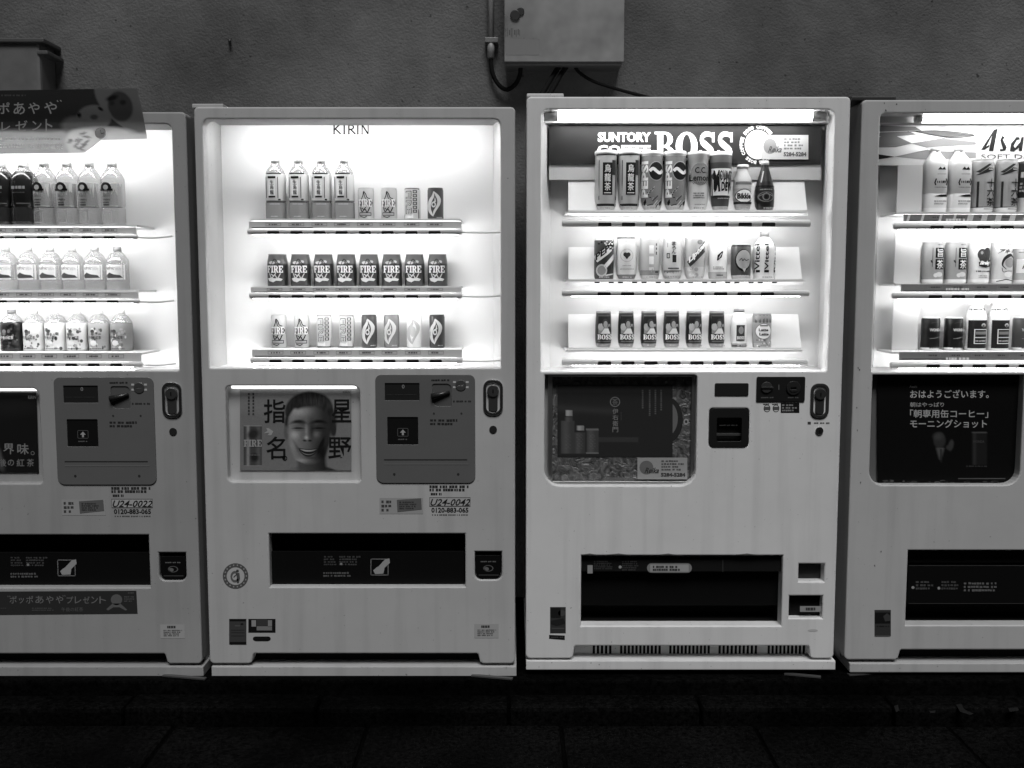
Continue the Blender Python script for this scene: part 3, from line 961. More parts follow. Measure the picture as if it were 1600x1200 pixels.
def art_apple(P):
    P.ell(.42, .3, .2, .14, .16, 0, 14); P.ell(.66, .28, .2, .15, .12, 0, 14); P.ell(.55, .36, .28, .16, .14, 0, 14); P.ell(.4, .26, .06, .04, .4, 1, 9)
    P.poly([(.28, .48), (.9, .42), (.95, .58), (.6, .62), (.3, .58)], .1, 1); P.text(.34, .45, .9, .57, "Bireley's", .85, 2, .06, 0, .15)
    P.greek(.2, .68, .9, .73, 1, .1, 0, 4); P.greek(.3, .79, .8, .87, 2, .4, 0, 4); P.greek(.45, .04, .75, .07, 1, .1, 0, 2)
def art_akida(P):
    P.text(.16, .16, .92, .28, 'アキダ', .06, 0, .05, 0, .15)
    P.stroke([(.5, .66), (.32, .56), (.38, .42), (.55, .34), (.72, .32), (.92, .4)], [.01, .03, .06, .09, .06, .01], .1, 0, P.asp)
    P.ell(.66, .5, .24, .12, .42, 0, 14); P.stroke([(.3, .62), (.36, .72), (.55, .7), (.8, .7)], .014, .1, 1, P.asp)
    P.ell(.6, .78, .2, .07, .75, 1, 10); P.stroke([(.12, .95), (.5, .9), (.9, .94)], .02, .06, 1, P.asp); P.greek(.5, .05, .72, .08, 1, .15, 0, 2)
def art_misc(P):
    P.rect(.06, .3, .96, .7, .8, 0, 6); P.stroke([(.25, .58), (.35, .4), (.42, .5)], .03, .15, 1, P.asp); P.stroke([(.55, .4), (.75, .45), (.6, .58)], .03, .15, 1, P.asp); P.rect(.1, .1, .9, .12, .3, 0, 5)
def art_wonda(P):
    P.text(.28, .33, .96, .42, 'WONDA', .55, 0, .06); P.ell(.62, .2, .3, .06, .2, 0, 14, .85, 20, 160)
    P.stroke([(.3, .64), (.6, .62), (.95, .57)], .014, .4, 0, P.asp); P.greek(.3, .9, .9, .94, 1, .25, 0, 5)
def art_wonda2(P):
    P.rect(.08, .38, .92, .95, .06, 0, 6)
    P.ell(.70, .48, .12, .04, .5, 1, 10); P.ell(.68, .5, .07, .03, .2, 2, 8)
    P.frame(.28, .56, .92, .86, .04, .65, 1, .015); P.rect(.34, .61, .9, .67, .3, 1, 4); P.rect(.3, .72, .9, .74, .6, 1, 4); P.greek(.34, .78, .88, .82, 1, .5, 1, 2)
    P.stroke([(.05, .19), (.25, .15), (.5, .17), (.75, .14), (.95, .19)], .014, .12, 0, P.asp); P.greek(.2, .14, .85, .2, 1, .12, 0, 4)

# ------------------------------------------------------------------ vending machines
GROUP_M = 'vending machines along the wall'
def paint(name, g):
    """sprayed sheet steel: faint cloudiness, hanging dirt streaks and sparse specks"""
    m = mat(name, g, .42, 0, .4, .05, 3.2, .05, 260)
    n, l = m.node_tree.nodes, m.node_tree.links
    p = n['Principled BSDF']
    src = p.inputs['Base Color'].links[0].from_socket
    geo = n.new('ShaderNodeNewGeometry')
    mp = n.new('ShaderNodeMapping'); mp.inputs['Scale'].default_value = (22, 22, 1.1)
    l.new(geo.outputs['Position'], mp.inputs['Vector'])
    st = n.new('ShaderNodeTexNoise'); st.inputs['Scale'].default_value = 1; st.inputs['Detail'].default_value = 4
    l.new(mp.outputs[0], st.inputs['Vector'])
    r1 = n.new('ShaderNodeMapRange'); r1.inputs['From Min'].default_value = .3; r1.inputs['From Max'].default_value = .5; r1.inputs['To Min'].default_value = .90; r1.inputs['To Max'].default_value = 1.0
    l.new(st.outputs['Fac'], r1.inputs['Value'])
    sp = n.new('ShaderNodeTexNoise'); sp.inputs['Scale'].default_value = 120; sp.inputs['Detail'].default_value = 2
    l.new(geo.outputs['Position'], sp.inputs['Vector'])
    r2 = n.new('ShaderNodeMapRange'); r2.inputs['From Min'].default_value = .245; r2.inputs['From Max'].default_value = .29; r2.inputs['To Min'].default_value = .35; r2.inputs['To Max'].default_value = 1.0
    l.new(sp.outputs['Fac'], r2.inputs['Value'])
    a = n.new('ShaderNodeMath'); a.operation = 'MULTIPLY'; b = n.new('ShaderNodeMath'); b.operation = 'MULTIPLY'
    l.new(src, a.inputs[0]); l.new(r1.outputs[0], a.inputs[1]); l.new(a.outputs[0], b.inputs[0]); l.new(r2.outputs[0], b.inputs[1])
    l.new(b.outputs[0], p.inputs['Base Color'])
    return m
ORD = ['first', 'second', 'third', 'fourth', 'fifth', 'sixth', 'seventh', 'eighth']

def machine(label, door, notch, base, win, wr, holes, pm, top_y, depth=.70):
    """door = (x0, y0, x1, y1) px; notch = (x0, x1, y) px cut into the lower edge; holes = extra openings [(outline)]"""
    a, b, c, d = R(*door)
    ba, bb, bc, bd = R(*base)
    root = thing('vending_machine', ((a + b) / 2, .3, bc), label, 'vending machine', GROUP_M)
    bev = .005
    top = d
    nx0, nx1, nz = W(notch[0], notch[2])[0], W(notch[1], notch[2])[0], W((notch[0] + notch[1]) / 2, notch[2])[2]
    s = .012
    up = rr(a + bev, b - bev, c + bev, top - bev, .010, 4)
    # walk: bottom-right corner .. top .. bottom-left corner, then the notch
    low = [(nx0, c + bev), (nx0 + s * .5, c + bev + .004), (nx0 + s, nz - .006), (nx0 + s * 1.6, nz), (nx1 - s * 1.6, nz), (nx1 - s, nz - .006), (nx1 - s * .5, c + bev + .004), (nx1, c + bev)]
    outline = up + low
    wh = rrp(*win, wr, 0, bev)
    panel('door', outline, [wh] + holes, 0.0, .055, pm, root, bev)
    # open-fronted cabinet behind the door
    t = .02
    y0, y1 = .058, depth
    ca, cb = a + .004, b - .004
    parts = [boxv(ca, ca + t, y0, y1, bd, top - .004), boxv(cb - t, cb, y0, y1, bd, top - .004),
             boxv(ca + t, cb - t, y0, y1, top - .004 - t, top - .004), boxv(ca + t, cb - t, y1 - t, y1, bd, top - .004 - t),
             boxv(ca + t, cb - t, .09, y1 - t, bd, bd + t)]
    v, f = join(parts)
    mk('cabinet', v, f, pm, None, root)
    # dark kick plate behind the notch
    box('kick_plate', ca + t, cb - t, .060, .075, bd + .001, nz + .05, M_BLACK, root)
    box('base_rail', ba, bb, -.004, depth - .01, bc, bd, pm, root, .003)
    for fx in (ba + .06, bb - .06):
        for fy in (.07, depth - .1):
            v, f = tubev([(fx, fy, SLAB_Z + .0005), (fx, fy, SLAB_Z + .012), (fx, fy, SLAB_Z + .0125), (fx, fy, bc)], [.028, .028, .012, .012], 12)
            mk('foot', v, f, M_DARK, None, root)
    return root

def interior(root, win, YB, back, m_side, m_back, lift=0):
    """display niche: drafted side walls and a back panel; back = px rectangle seen at depth YB"""
    a, b, c, d = R(*win)
    g = .004
    a, b, c, d = a - g, b + g, c - g, d + g + lift
    e, f_, h, i = R(*back, YB)
    y0 = .0555
    v = [(a, y0, c), (b, y0, c), (b, y0, d), (a, y0, d), (e, YB, h), (f_, YB, h), (f_, YB, i), (e, YB, i)]
    fs = [(0, 1, 5, 4), (1, 2, 6, 5), (2, 3, 7, 6), (3, 0, 4, 7)]
    mk('niche_lining', v, fs, m_side, None, root)
    return box('back_panel', e - .002, f_ + .002, YB, YB + .006, h - .002, i + .002, m_back, root)
def glass(root, win, wr, y=.018, name='window_glass'):
    o = rrp(*win, wr, y, .006)
    v = [(x, y, z) for x, z in o]
    return mk(name, v, [tuple(range(len(v)))], M_WINDOW, None, root)
def lamp(root, x0, x1, yc, Y, r, m, socket=None, name='lamp_tube'):
    A, B = Vector(W(x0, yc, Y)), Vector(W(x1, yc, Y))
    B.z = A.z
    o = tube(name, [A, B], r, m, root, 12)
    if socket:
        for s, e in ((A, -socket[0]), (B, socket[1])):
            tube('lamp_socket', [s, s + Vector((e * PXM, 0, 0))], r * 1.05, M_SOCKET, root, 12)
    return o
def shelf(root, YB, zs, x0, x1, bar, strip, btn, YR, tubex, mtube, bw=18, bh=4.2, lead=None, cover=None, tuby=1.0, tubeY=.056, nprice=None):
    """one display shelf: board, price strip, button bar with buttons, lamp under it"""
    xa, xb = W(x0, bar[2], YR)[0], W(x1, bar[2], YR)[0]
    sh = box('shelf', xa, xb, YR + .012, YB - .001, zs - .007, zs, M_WHITE, root)
    a, b, c, d = R(bar[0], bar[1], bar[3], bar[2] + (bar[2] - bar[1]), YR)
    zc = W((bar[0] + bar[3]) / 2, bar[2], YR)[2]
    hr = (W(800, bar[1], YR)[2] - zc)
    tube('button_bar', [(a, YR, zc), (a + .003, YR, zc), (b - .003, YR, zc), (b, YR, zc)], [hr * .7, hr, hr, hr * .7], M_RAIL, sh, 14)
    mb_ = mat('button_black', .015, .25)
    for x in btn:
        p0, p1, q0, q1 = R(x - bw / 2, bar[2] + hr / PXM * .30 - bh / 2, x + bw / 2, bar[2] + hr / PXM * .30 + bh / 2, YR - hr)
        v, f = panelv(rr(p0, p1, q0, q1, (.003, .003, .001, .001), 3), [], YR - hr - .002, .012, .0008)
        mk('button', v, f, mb_, None, sh)
    if strip:
        a, b, c, d = R(strip[0], strip[1], strip[2], strip[3], YR + .008)
        box('price_strip', a, b, YR + .006, YR + .012, c, d, cover or M_RAIL, sh, .001)
        P = flat(YR + .006)
        hh = strip[3] - strip[1]
        for x in btn:
            P.frame(x - 12, strip[1] + hh * .18, x + 12, strip[1] + hh * .62, .7, .3, 0)
            P.greek(x - 7, strip[1] + hh * .27, x + 7, strip[1] + hh * .55, 1, .1, 0, int(x))
        P.rect(strip[0] + 4, strip[3] - hh * .22, btn[len(btn) // 4] - 10 if len(btn) > 4 else btn[0], strip[3] - hh * .1, .12, 0)
        P.build('price_print', sh)
    T = Vector(W(tubex[0], bar[2], tubeY)), Vector(W(tubex[1], bar[2], tubeY))
    zt = W(tubex[0], bar[2] + tuby, tubeY)[2]
    tube('lamp_tube', [(T[0].x, tubeY, zt), (T[1].x, tubeY, zt)], .009, mtube, sh, 12)
    if lead:
        pts = [W(lead[0], bar[2] + 1, YR + .01), W((lead[0] + lead[1]) / 2, bar[2] + 1.5, YR + .012), W(lead[1], lead[2], YR + .02)]
        tube('lamp_lead', smooth_path(pts, 5), .0028, M_RAIL, sh, 8)
    return sh
def dark_slot(root, rect, r, depth, name, m=None):
    return recess(name, rrp(*rect, r, 0, .003), .012, depth, m or M_BLACK, root, .97)
def hand_icon(P, x0, y0, x1, y1, g, L=1):
    w, h = x1 - x0, y1 - y0
    P.frame(x0, y0, x1, y1, w * .04, g * .6, L)
    P.poly([(x0 + w * .45, y0 + h * .45), (x0 + w * .8, y0 + h * .05), (x0 + w * 1.05, y0 - h * .02), (x0 + w * 1.08, y0 + h * .25), (x0 + w * .78, y0 + h * .55), (x0 + w * .72, y0 + h * .9),
            (x0 + w * .25, y0 + h * .92), (x0 + w * .15, y0 + h * .7), (x0 + w * .3, y0 + h * .55)], g, L + 1)

def t_lock(root, cx, y0, y1, w, body, rim):
    """door lock: stadium recess with a turning handle"""
    a, b, c, d = R(cx - w / 2, y0, cx + w / 2, y1)
    r = (b - a) / 2
    lk = panel('door_lock', rr(a, b, c, d, r * .8, 8), [rr(a + .006, b - .006, c + .006, d - .006, (r - .006) * .8, 8)], -.006, .01, rim, root, .002)
    recess('lock_cup', rr(a + .004, b - .004, c + .004, d - .004, (r - .004) * .8, 8), -.004, .010, M_BLACK, lk)
    X, Z = (a + b) / 2, d - r * 1.15
    v1 = panelv(circ(X, Z, r * .58), [], -.012, .02, .002)
    mk('lock_barrel', *v1, body, None, lk)
    mk('keyhole', *panelv(rr(X - .0018, X + .0018, Z - .006, Z + .006, .0015, 3), [], -.0135, .0014, 0), M_BLACK, None, lk)
    v2 = panelv(rr(X - r * .42, X + r * .42, c + .012, Z - r * .4, r * .3, 5), [], -.007, .014, .002)
    mk('lock_handle', *v2, body, None, lk)
    return lk

def sticker(root, P, name='sticker'):
    return P.build(name, root)

# ---- posters -------------------------------------------------------------------------------
def face_tone(U, V):
    """printed portrait of a smiling man, lit from the left, in front of a mid-grey ground"""
    rs = np.random.RandomState(5)
    def fuzz(nx, ny):
        g = rs.rand(ny, nx)
        xi, yi = np.clip(U * (nx - 1.001), 0, nx - 1.001), np.clip(V * (ny - 1.001), 0, ny - 1.001)
        x0, y0 = xi.astype(int), yi.astype(int)
        fx, fy = xi - x0, yi - y0
        return (g[y0, x0] * (1 - fx) + g[y0, x0 + 1] * fx) * (1 - fy) + (g[y0 + 1, x0] * (1 - fx) + g[y0 + 1, x0 + 1] * fx) * fy
    x = .625 + (U - .625) / 1.08 + .012 * (fuzz(14, 10) - .5); y = V + .012 * (fuzz(14, 10) - .5)
    T = .125 + .05 * np.clip(1 - V * 3, 0, 1) + .015 * U
    # neck and shoulders
    T = over(T, em(x, y, .64, 1.14, .30, .20, .05), .11 - .10 * np.clip((x - .50) * 3, 0, 1))
    T = over(T, np.clip((.135 - np.abs(x - .645)) * 30, 0, 1) * np.clip((y - .72) * 12, 0, 1), .06 - .055 * np.clip((x - .56) * 4.5, 0, 1))
    # hair behind the face
    hair = np.maximum(em(x, y, .625, .27, .205, .245, .05), np.maximum(em(x, y, .455, .40, .035, .13, .3), em(x, y, .80, .38, .045, .17, .3)))
    strands = fuzz(90, 16)
    T = over(T, hair, .014 + .03 * strands * np.clip(1 - np.abs(x - .70) * 5, 0, 1) * np.clip(1 - np.abs(y - .13) * 7, 0, 1) + .012 * strands)
    # ears
    T = over(T, em(x, y, .432, .53, .022, .085, .25), .09); T = over(T, em(x, y, .822, .50, .022, .085, .25), .022)
    # face: wide brow, narrowing jaw
    hw = np.interp(y, [.14, .22, .34, .52, .66, .78, .87, .935], [.06, .14, .18, .19, .182, .160, .125, .04])
    cxl = .622 + .02 * np.clip(y - .6, 0, 1)
    face = np.clip((hw - np.abs(x - cxl)) * 42, 0, 1)
    face = face * np.clip((y - (.185 + .05 * (fuzz(26, 3) - .5) + .9 * (x - .60) ** 2 * 3)) * 26, 0, 1) * np.clip((.935 - y) * 30, 0, 1)
    lit = np.clip((x - .50) / .24, 0, 1)
    tone = .175 - .15 * lit ** .85
    tone = tone - .05 * np.clip((.475 - x) * 14, 0, 1)
    def ad(cx, cy, rx, ry, k, rot=0.0):
        c, s = math.cos(rot), math.sin(rot)
        a_, b_ = (c * (x - cx) + s * (y - cy)) / rx, (-s * (x - cx) + c * (y - cy)) / ry
        return k * np.exp(-(a_ * a_ + b_ * b_))
    tone = tone + ad(.55, .27, .08, .06, .12) + ad(.50, .56, .035, .05, .15) + ad(.685, .55, .03, .04, .06) + ad(.60, .50, .013, .10, .10) + ad(.598, .595, .016, .02, .22) + ad(.555, .87, .05, .03, .07) + ad(.49, .68, .03, .05, .04)
    tone = tone - ad(.56, .42, .05, .05, .05) - ad(.645, .50, .022, .12, .05) - ad(.515, .70, .012, .09, .08, -.3) - ad(.72, .69, .012, .09, .03, .3) - ad(.70, .78, .06, .12, .03) - ad(.61, .848, .05, .012, .05) + ad(.57, .885, .05, .025, .05)
    T = over(T, face, np.clip(tone, .008, 1))
    for cx, kb, kl in ((.535, .016, .10), (.700, .008, .03)):
        T = over(T, em(x, y, cx, .392 + .9 * (x - cx) ** 2 / .05 * .25 + .12 * (cx - .62) * (x - cx), .058, .020, .55), kb)
        T = over(T, em(x, y, cx, .452, .042, .020, .6) * .8, kl)
        T = over(T, em(x, y, cx, .478 - 1.8 * (.002 - (x - cx) ** 2), .046, .012, .55), .007)
        T = over(T, em(x, y, cx, .503, .04, .010, .9) * .6, kl * .6)
    T = over(T, em(x, y, .583, .632, .016, .010, .6), .012); T = over(T, em(x, y, .628, .630, .016, .010, .6), .008)
    cv = y - .742 + 2.4 * (x - .615) ** 2                    # smiling mouth line
    inm = np.clip((.088 - np.abs(x - .612)) * 60, 0, 1)
    dep = np.clip(1 - ((x - .615) / .085) ** 2, 0, 1)
    T = over(T, inm * np.clip((cv + .012) * 90, 0, 1) * np.clip((.012 + .085 * dep - cv) * 90, 0, 1), .010)
    T = over(T, inm * np.clip(cv * 110, 0, 1) * np.clip((.030 * dep - cv) * 80, 0, 1), np.clip(.36 - 1.5 * (x - .57), .10, .4))
    T = over(T, inm * np.clip((cv - .052 * dep) * 110, 0, 1) * np.clip((.072 * dep - cv) * 110, 0, 1), np.clip(.22 - 1.2 * (x - .57), .04, .3))
    T = over(T, inm * np.clip((cv - .082 * dep) * 80, 0, 1) * np.clip((.112 * dep - cv) * 80, 0, 1) * .8, .09 - .06 * lit)
    # can at the left
    cx = np.abs(U - .115)
    can = np.clip((.085 - cx) / .006, 0, 1) * np.clip((V - .44) / .01, 0, 1) * np.clip((.945 - V) / .01, 0, 1)
    ct = .045 + .15 * np.exp(-((U - .072) / .014) ** 2) + .035 * np.exp(-((U - .165) / .02) ** 2)
    ct = over(ct, em(U, V, .118, .55, .045, .06, .4, .5), .02); ct = over(ct, em(U, V, .13, .84, .035, .05, .4), .015)
    T = over(T, can, ct)
    T = over(T, can * ((V < .455) | (V > .935)), .25)
    return T * (.93 + .14 * fuzz(120, 90))

def tea_poster_tone(U, V):
    T = .012 + 0 * U
    T = over(T, np.clip((.30 - V + .28 * (1 - U)) * 4, 0, 1) * np.clip((U - .3) * 2, 0, 1) * .5, .03)
    T = over(T, em(U, V, .60, .62, .05, .34, .2, -.25), .10)
    return T
def suit_tone(U, V):
    """small man in a dark suit with raised hand"""
    T = .006 + .02 * np.clip(.25 - V, 0, 1)
    T = over(T, em(U, V, .435, .60, .042, .075, .15), .035); T = over(T, em(U, V, .425, .565, .03, .03, .6), .06)
    m = np.clip((.035 - np.abs(U - .44) - .22 * (V - .68)) * 60, 0, 1) * ((V > .67) & (V < .78)); T = over(T, m, .09)
    m = np.clip((.010 - np.abs(U - .445)) * 120, 0, 1) * ((V > .68) & (V < .80)); T = over(T, m, .02)
    T = over(T, em(U, V, .515, .645, .018, .05, .2, .15), .05); T = over(T, em(U, V, .50, .665, .018, .022, .3), .045)
    can = np.clip((.058 - np.abs(U - .715)) * 80, 0, 1) * ((V > .52) & (V < .83)); T = over(T, can, .016 + .02 * np.exp(-((U - .68) / .012) ** 2)); T = over(T, can * (V < .53), .09)
    return T
def bottles_tone(U, V):
    T = .018 + .018 * np.clip((.12 - V) * 12, 0, 1) + .012 * np.exp(-((V - .32 - .1 * U) / .05) ** 2) * (U < .5) + .014 * ((V > .73) & (V < .80) & (U > .36) & (U < .7))
    def bot(T, cx, w, t, b, g):
        m = np.clip((w - np.abs(U - cx)) * 150, 0, 1) * ((V > t) & (V < b))
        return over(T, m, g * (.75 + .5 * np.exp(-((U - cx + w * .3) / (w * .5)) ** 2)))
    T = bot(T, .09, .062, .50, .96, .055); T = bot(T, .10, .036, .44, .51, .06); T = bot(T, .10, .032, .35, .43, .26)
    T = bot(T, .195, .050, .66, .95, .05); T = bot(T, .20, .034, .56, .64, .24)
    T = bot(T, .305, .055, .61, .95, .055); T = over(T, (np.abs(U - .305) < .055) * (np.abs(V - .615) < .012) * 1.0, .12); T = over(T, (np.abs(U - .305) < .055) * (np.abs(V - .945) < .01) * 1.0, .16)
    n = .02 * (np.sin(U * 190) * np.sin(V * 130) > .4)
    for cx in (.09, .195, .305): T = T + n * (np.abs(U - cx) < .03) * (V > .68) * (V < .9)
    return T

# ================================================================== second machine: smiling-man poster
def twin_body(label, pm, which):
    """the first and second machines are the same model"""
    door = (315, 167, 805, 1037) if which == 2 else (312, 167, 805, 1037)
    win = (322, 186, 782, 575)
    wr = (12, 12, 5, 5)
    bev = .005
    poster = (354, 603, 563, 753)
    slot = (421, 834, 727, 917)
    ret = (742, 862, 784, 906)
    holes = [rrp(*poster, (10, 14, 8, 12), 0, bev), rrp(*slot, 2, 0, bev), rrp(*ret, (2, 2, 12, 12), 0, bev)]
    root = machine(label, door, (388, 755, 1019), (331, 1041, 807, 1057), win, wr, holes, pm, 167)
    YB = .215
    interior(root, win, YB, (349, 172, 771, 569), M_WHITE, mat('white_back_panel', .80, .55), .032)
    glass(root, win, wr)
    # poster case
    recess('poster_case', rrp(poster[0], 592, poster[2], poster[3], (10, 14, 8, 12), 0, .004), .012, .034, pm, root)
    lamp(root, 362, 557, 604.8, .0215, .004, emit('case_lamp_glow', 2.6), None, 'case_lamp')
    # control panel
    M_CP = mat('grey_control_panel', .12, .5, 0, .35, .04, 5)
    cp = panel('control_panel', rrp(588, 586, 742, 754, (9, 9, 11, 11)), [rrp(601, 598, 656, 626, 1), rrp(605, 651, 654, 695, 2), rrp(675, 599, 706, 635, (4, 8, 3, 10)), circ(*[W(720, 601)[0], W(720, 601)[2]], .016)],
               -.004, .0038, M_CP, root, .0012)
    recess('display_window', rrp(601, 598, 656, 626, 1, 0, .002), -.003, -.0008, mat('smoked_window', .02, .15), cp)
    recess('bill_slot', rrp(605, 651, 654, 695, 2, 0, .002), -.003, -.0008, mat('slot_black', .008, .3), cp)
    recess('return_lever_cup', rrp(675, 599, 706, 635, (4, 8, 3, 10), 0, .002), -.003, -.0008, mat('lever_cup', .09, .4), cp)
    X, _, Z = W(675, 620); X2, _, Z2 = W(703, 612)
    v, f = tubev([(X, -.006, Z), ((X + X2) / 2, -.007, (Z + Z2) / 2), (X2, -.006, Z2)], [.012, .008, .005], 12)
    mk('return_lever', v, f, mat('lever_dark', .02, .35), None, cp, True)
    X, _, Z = W(720, 602)
    mk('coin_ring', *panelv(circ(X, Z, .0165), [rr(X - .009, X + .009, Z - .0015, Z + .002, .001, 3)], -.0065, .006, .0012), mat('coin_ring_metal', .35, .3, .9), None, cp)
    recess('coin_slot', rr(X - .0092, X + .0092, Z - .0018, Z + .0022, .001, 3), -.005, -.001, M_BLACK, cp)
    P = flat(-.0041)
    for dx, dy in ((-10, -5), (10, -5), (-10, 3), (10, 3)): P.rect(720 + dx - 2.2, 602 + dy - 1.5, 720 + dx + 2.2, 602 + dy + 1.5, .5, 0)
    P.greek(674, 592, 702, 596, 1, .02, 0, 3); P.greek(672, 654, 716, 665, 2, .025, 0, 6); P.greek(708, 625, 736, 629, 1, .03, 0, 4)
    P.rect(600, 717.5, 730, 719, .03, 0); P.rect(600, 724.5, 732, 726, .16, 0)
    for cx in (616, 716): P.ell(cx, 741, 2, 2, .03, 0, 10)
    for cx in (678, 721): P.ell(cx, 646, 1.6, 1.6, .04, 0, 10)
    P.build('panel_print', cp)
    P = flat(-.0010)
    P.frame(621, 669, 638, 682, .8, .10, 0); P.poly([(629.5, 671), (634, 676), (631, 676), (631, 680), (628, 680), (628, 676), (625, 676)], .35, 0)
    P.greek(622, 685, 637, 688, 1, .12, 0, 3)
    P.text(628, 601, 632, 607, '0', .3, 0); P.greek(604, 616, 652, 617.5, 1, .05, 0, 9)
    P.build('slot_print', cp)
    t_lock(root, 770.5, 594, 648, 29, mat('lock_dark_metal', .25, .3, .9), M_CHROME)
    X, _, Z = W(770.5, 671)
    mk('push_plug', *join([panelv(circ(X, Z, .0115), [], -.003, .0028, .001)]), mat('plug_black', .02, .4), None, root)
    # delivery slot with flap
    sl_ = dark_slot(root, slot, 2, .12, 'delivery_slot')
    a, b, c, d = R(*slot, .03)
    zf = W(574, 861, .03)[2]
    box('flap', a + .002, b - .002, .03, .036, c + .004, zf, mat('flap_black', .006, .35, 0, .12), sl_, .002)
    P = flat(.0298)
    P.greek(506, 868, 526, 884, 4, .05, 0, 3); P.greek(530, 868, 566, 884, 4, .06, 0, 5); P.greek(505, 893, 558, 902, 2, .1, 0, 8); P.ell(533, 881, 2, 2, .22, 1, 10)
    hand_icon(P, 579, 873, 607, 899, .32)
    P.build('flap_print', sl_)
    rt = dark_slot(root, ret, (2, 2, 12, 12), .05, 'coin_return')
    ra, rb, rc, rd = R(743, 868, 783, 905, .006)
    panel('return_flap', rr(ra + .002, rb - .002, rc + .002, rd, (.002, .002, .022, .022)), [], .006, .004, mat('flap_black', .006, .35, 0, .12), rt, .001)
    P = flat(.0058)
    P.greek(751, 876, 776, 879, 1, .14, 0, 3); P.ell(763, 888, 8, 5, .12, 0, 14, .8); P.ell(760, 889, 4, 3, .14, 0, 10); P.rect(748, 898, 779, 899, .08, 0)
    P.build('return_print', rt)
    # stickers
    P = flat(0)
    P.rect(593, 778, 661, 803, .34, 0)
    P.greek(596, 781, 616, 800, 3, .06, 1, 4); P.poly([(620, 781), (658, 778.5), (659, 796), (621, 800)], .12, 1); P.greek(624, 783, 656, 796, 4, .05, 2, 3)
    sticker(root, P)
    P = flat(0)
    P.greek(671, 758, 735, 768, 2, .03, 0, 12, .8); P.greek(673, 770, 690, 774, 1, .03, 0, 5, .9)
    P.rect(671, 777, 735, 791, .42, 0); P.frame(671, 777, 735, 791, .7, .12, 1)
    P.text(673, 779.5, 735, 790, 'U24-0042' if which == 2 else 'U24-0022', .02, 1, .015, 0, .06)
    P.text(674, 793, 732, 801, '0120-883-065', .02, 0, .03); P.greek(675, 803, 731, 806, 1, .08, 0, 7)
    sticker(root, P)
    P = flat(0)
    P.rect(741, 975, 779, 997, .38, 0); P.greek(752, 977, 768, 981, 1, .05, 1, 3, .9); P.greek(746, 983, 776, 994, 4, .12, 1, 6)
    sticker(root, P)
    # hinge cover on the roof
    a, b, c, d = R(299, 168, 348, 174)
    box('hinge_cover', a, b, .006, .12, d - .0005, d + .013, pm, root, .003)
    return root, YB
def fire_can_labels(where): return where

M_PAINT2 = paint('aged_white_paint', .47)
M2, YB = twin_body('white vending machine with a smiling man poster, second from left', M_PAINT2, 2)
M_T2 = emit('lamp_glow_strong', 29.0)
lamp(M2, 347, 758, 182, .066, .015, emit('header_glow', 40.0), (20, 20), 'header_lamp')
# poster with portrait
ps = photo('poster', 375, 609, 549, 735, .030, lambda a, b: face_tone(a, b) * 1.5, 230, 168, M2)
P = flat(.030)
for ch, x0, y0, x1, y1 in (('指', 412, 624, 446, 661), ('名', 416, 682, 446, 718), ('星', 518, 624, 549, 660), ('野', 513, 683, 549, 718)):
    P.text(x0, y0, x1, y1, ch, .012, 0, .035)
P.ell(445, 716, 4, 4, .012, 0, 14, .6)
P.slab(381, 687, 409, 698, 'FIRE', .36, 1)
P.greek(385, 710, 406, 712, 1, .2, 0, 3)
P.poly([(412, 677), (418, 673), (416, 669), (420, 669), (427, 674), (424, 680), (418, 680), (421, 676)], .38, 0)
P.text(536, 611, 547, 614.5, 'KIRIN', .03, 0); P.greek(386, 614, 400, 660, 2, .05, 0, 8, .5, True)
P.build('poster_print', ps)
glass(M2, (354, 603, 563, 753), (10, 14, 8, 12), .014, 'poster_pane')
# maker's name on the back panel
P = flat(YB)
def serif_word(P, x0, y0, x1, y1, g):
    h = y1 - y0
    w = h * .15
    def L(*p): P.stroke(p, w, g, 0)
    def serif(x, yv): P.rect(x - h * .12, yv - h * .03, x + h * .12, yv + h * .03, g, 0)
    xs = [x0, x0 + (x1 - x0) * .30, x0 + (x1 - x0) * .43, x0 + (x1 - x0) * .68, x0 + (x1 - x0) * .80]
    x = xs[0] + 1; L((x, y0), (x, y1)); L((x, y0 + h * .58), (x + h * .55, y0)); L((x + h * .15, y0 + h * .45), (x + h * .72, y1)); serif(x, y0); serif(x, y1)
    x = xs[1]; L((x, y0), (x, y1)); serif(x, y0); serif(x, y1)
    x = xs[2]; L((x, y0), (x, y1)); serif(x, y0); serif(x, y1)
    P.stroke([(x, y0 + h * .04), (x + h * .35, y0 + h * .05), (x + h * .5, y0 + h * .25), (x + h * .35, y0 + h * .46), (x, y0 + h * .5)], w, g, 0); L((x + h * .2, y0 + h * .5), (x + h * .7, y1))
    x = xs[3]; L((x, y0), (x, y1)); serif(x, y0); serif(x, y1)
    x = xs[4]; P.stroke([(x, y0), (x, y1)], w * .7, g, 0); L((x, y0), (x + h * .65, y1)); P.stroke([(x + h * .65, y0), (x + h * .65, y1)], w * .7, g, 0); serif(x, y1); serif(x + h * .65, y0)
serif_word(P, 521, 195, 577, 209.5, .005)
P.build('name_sign', M2)
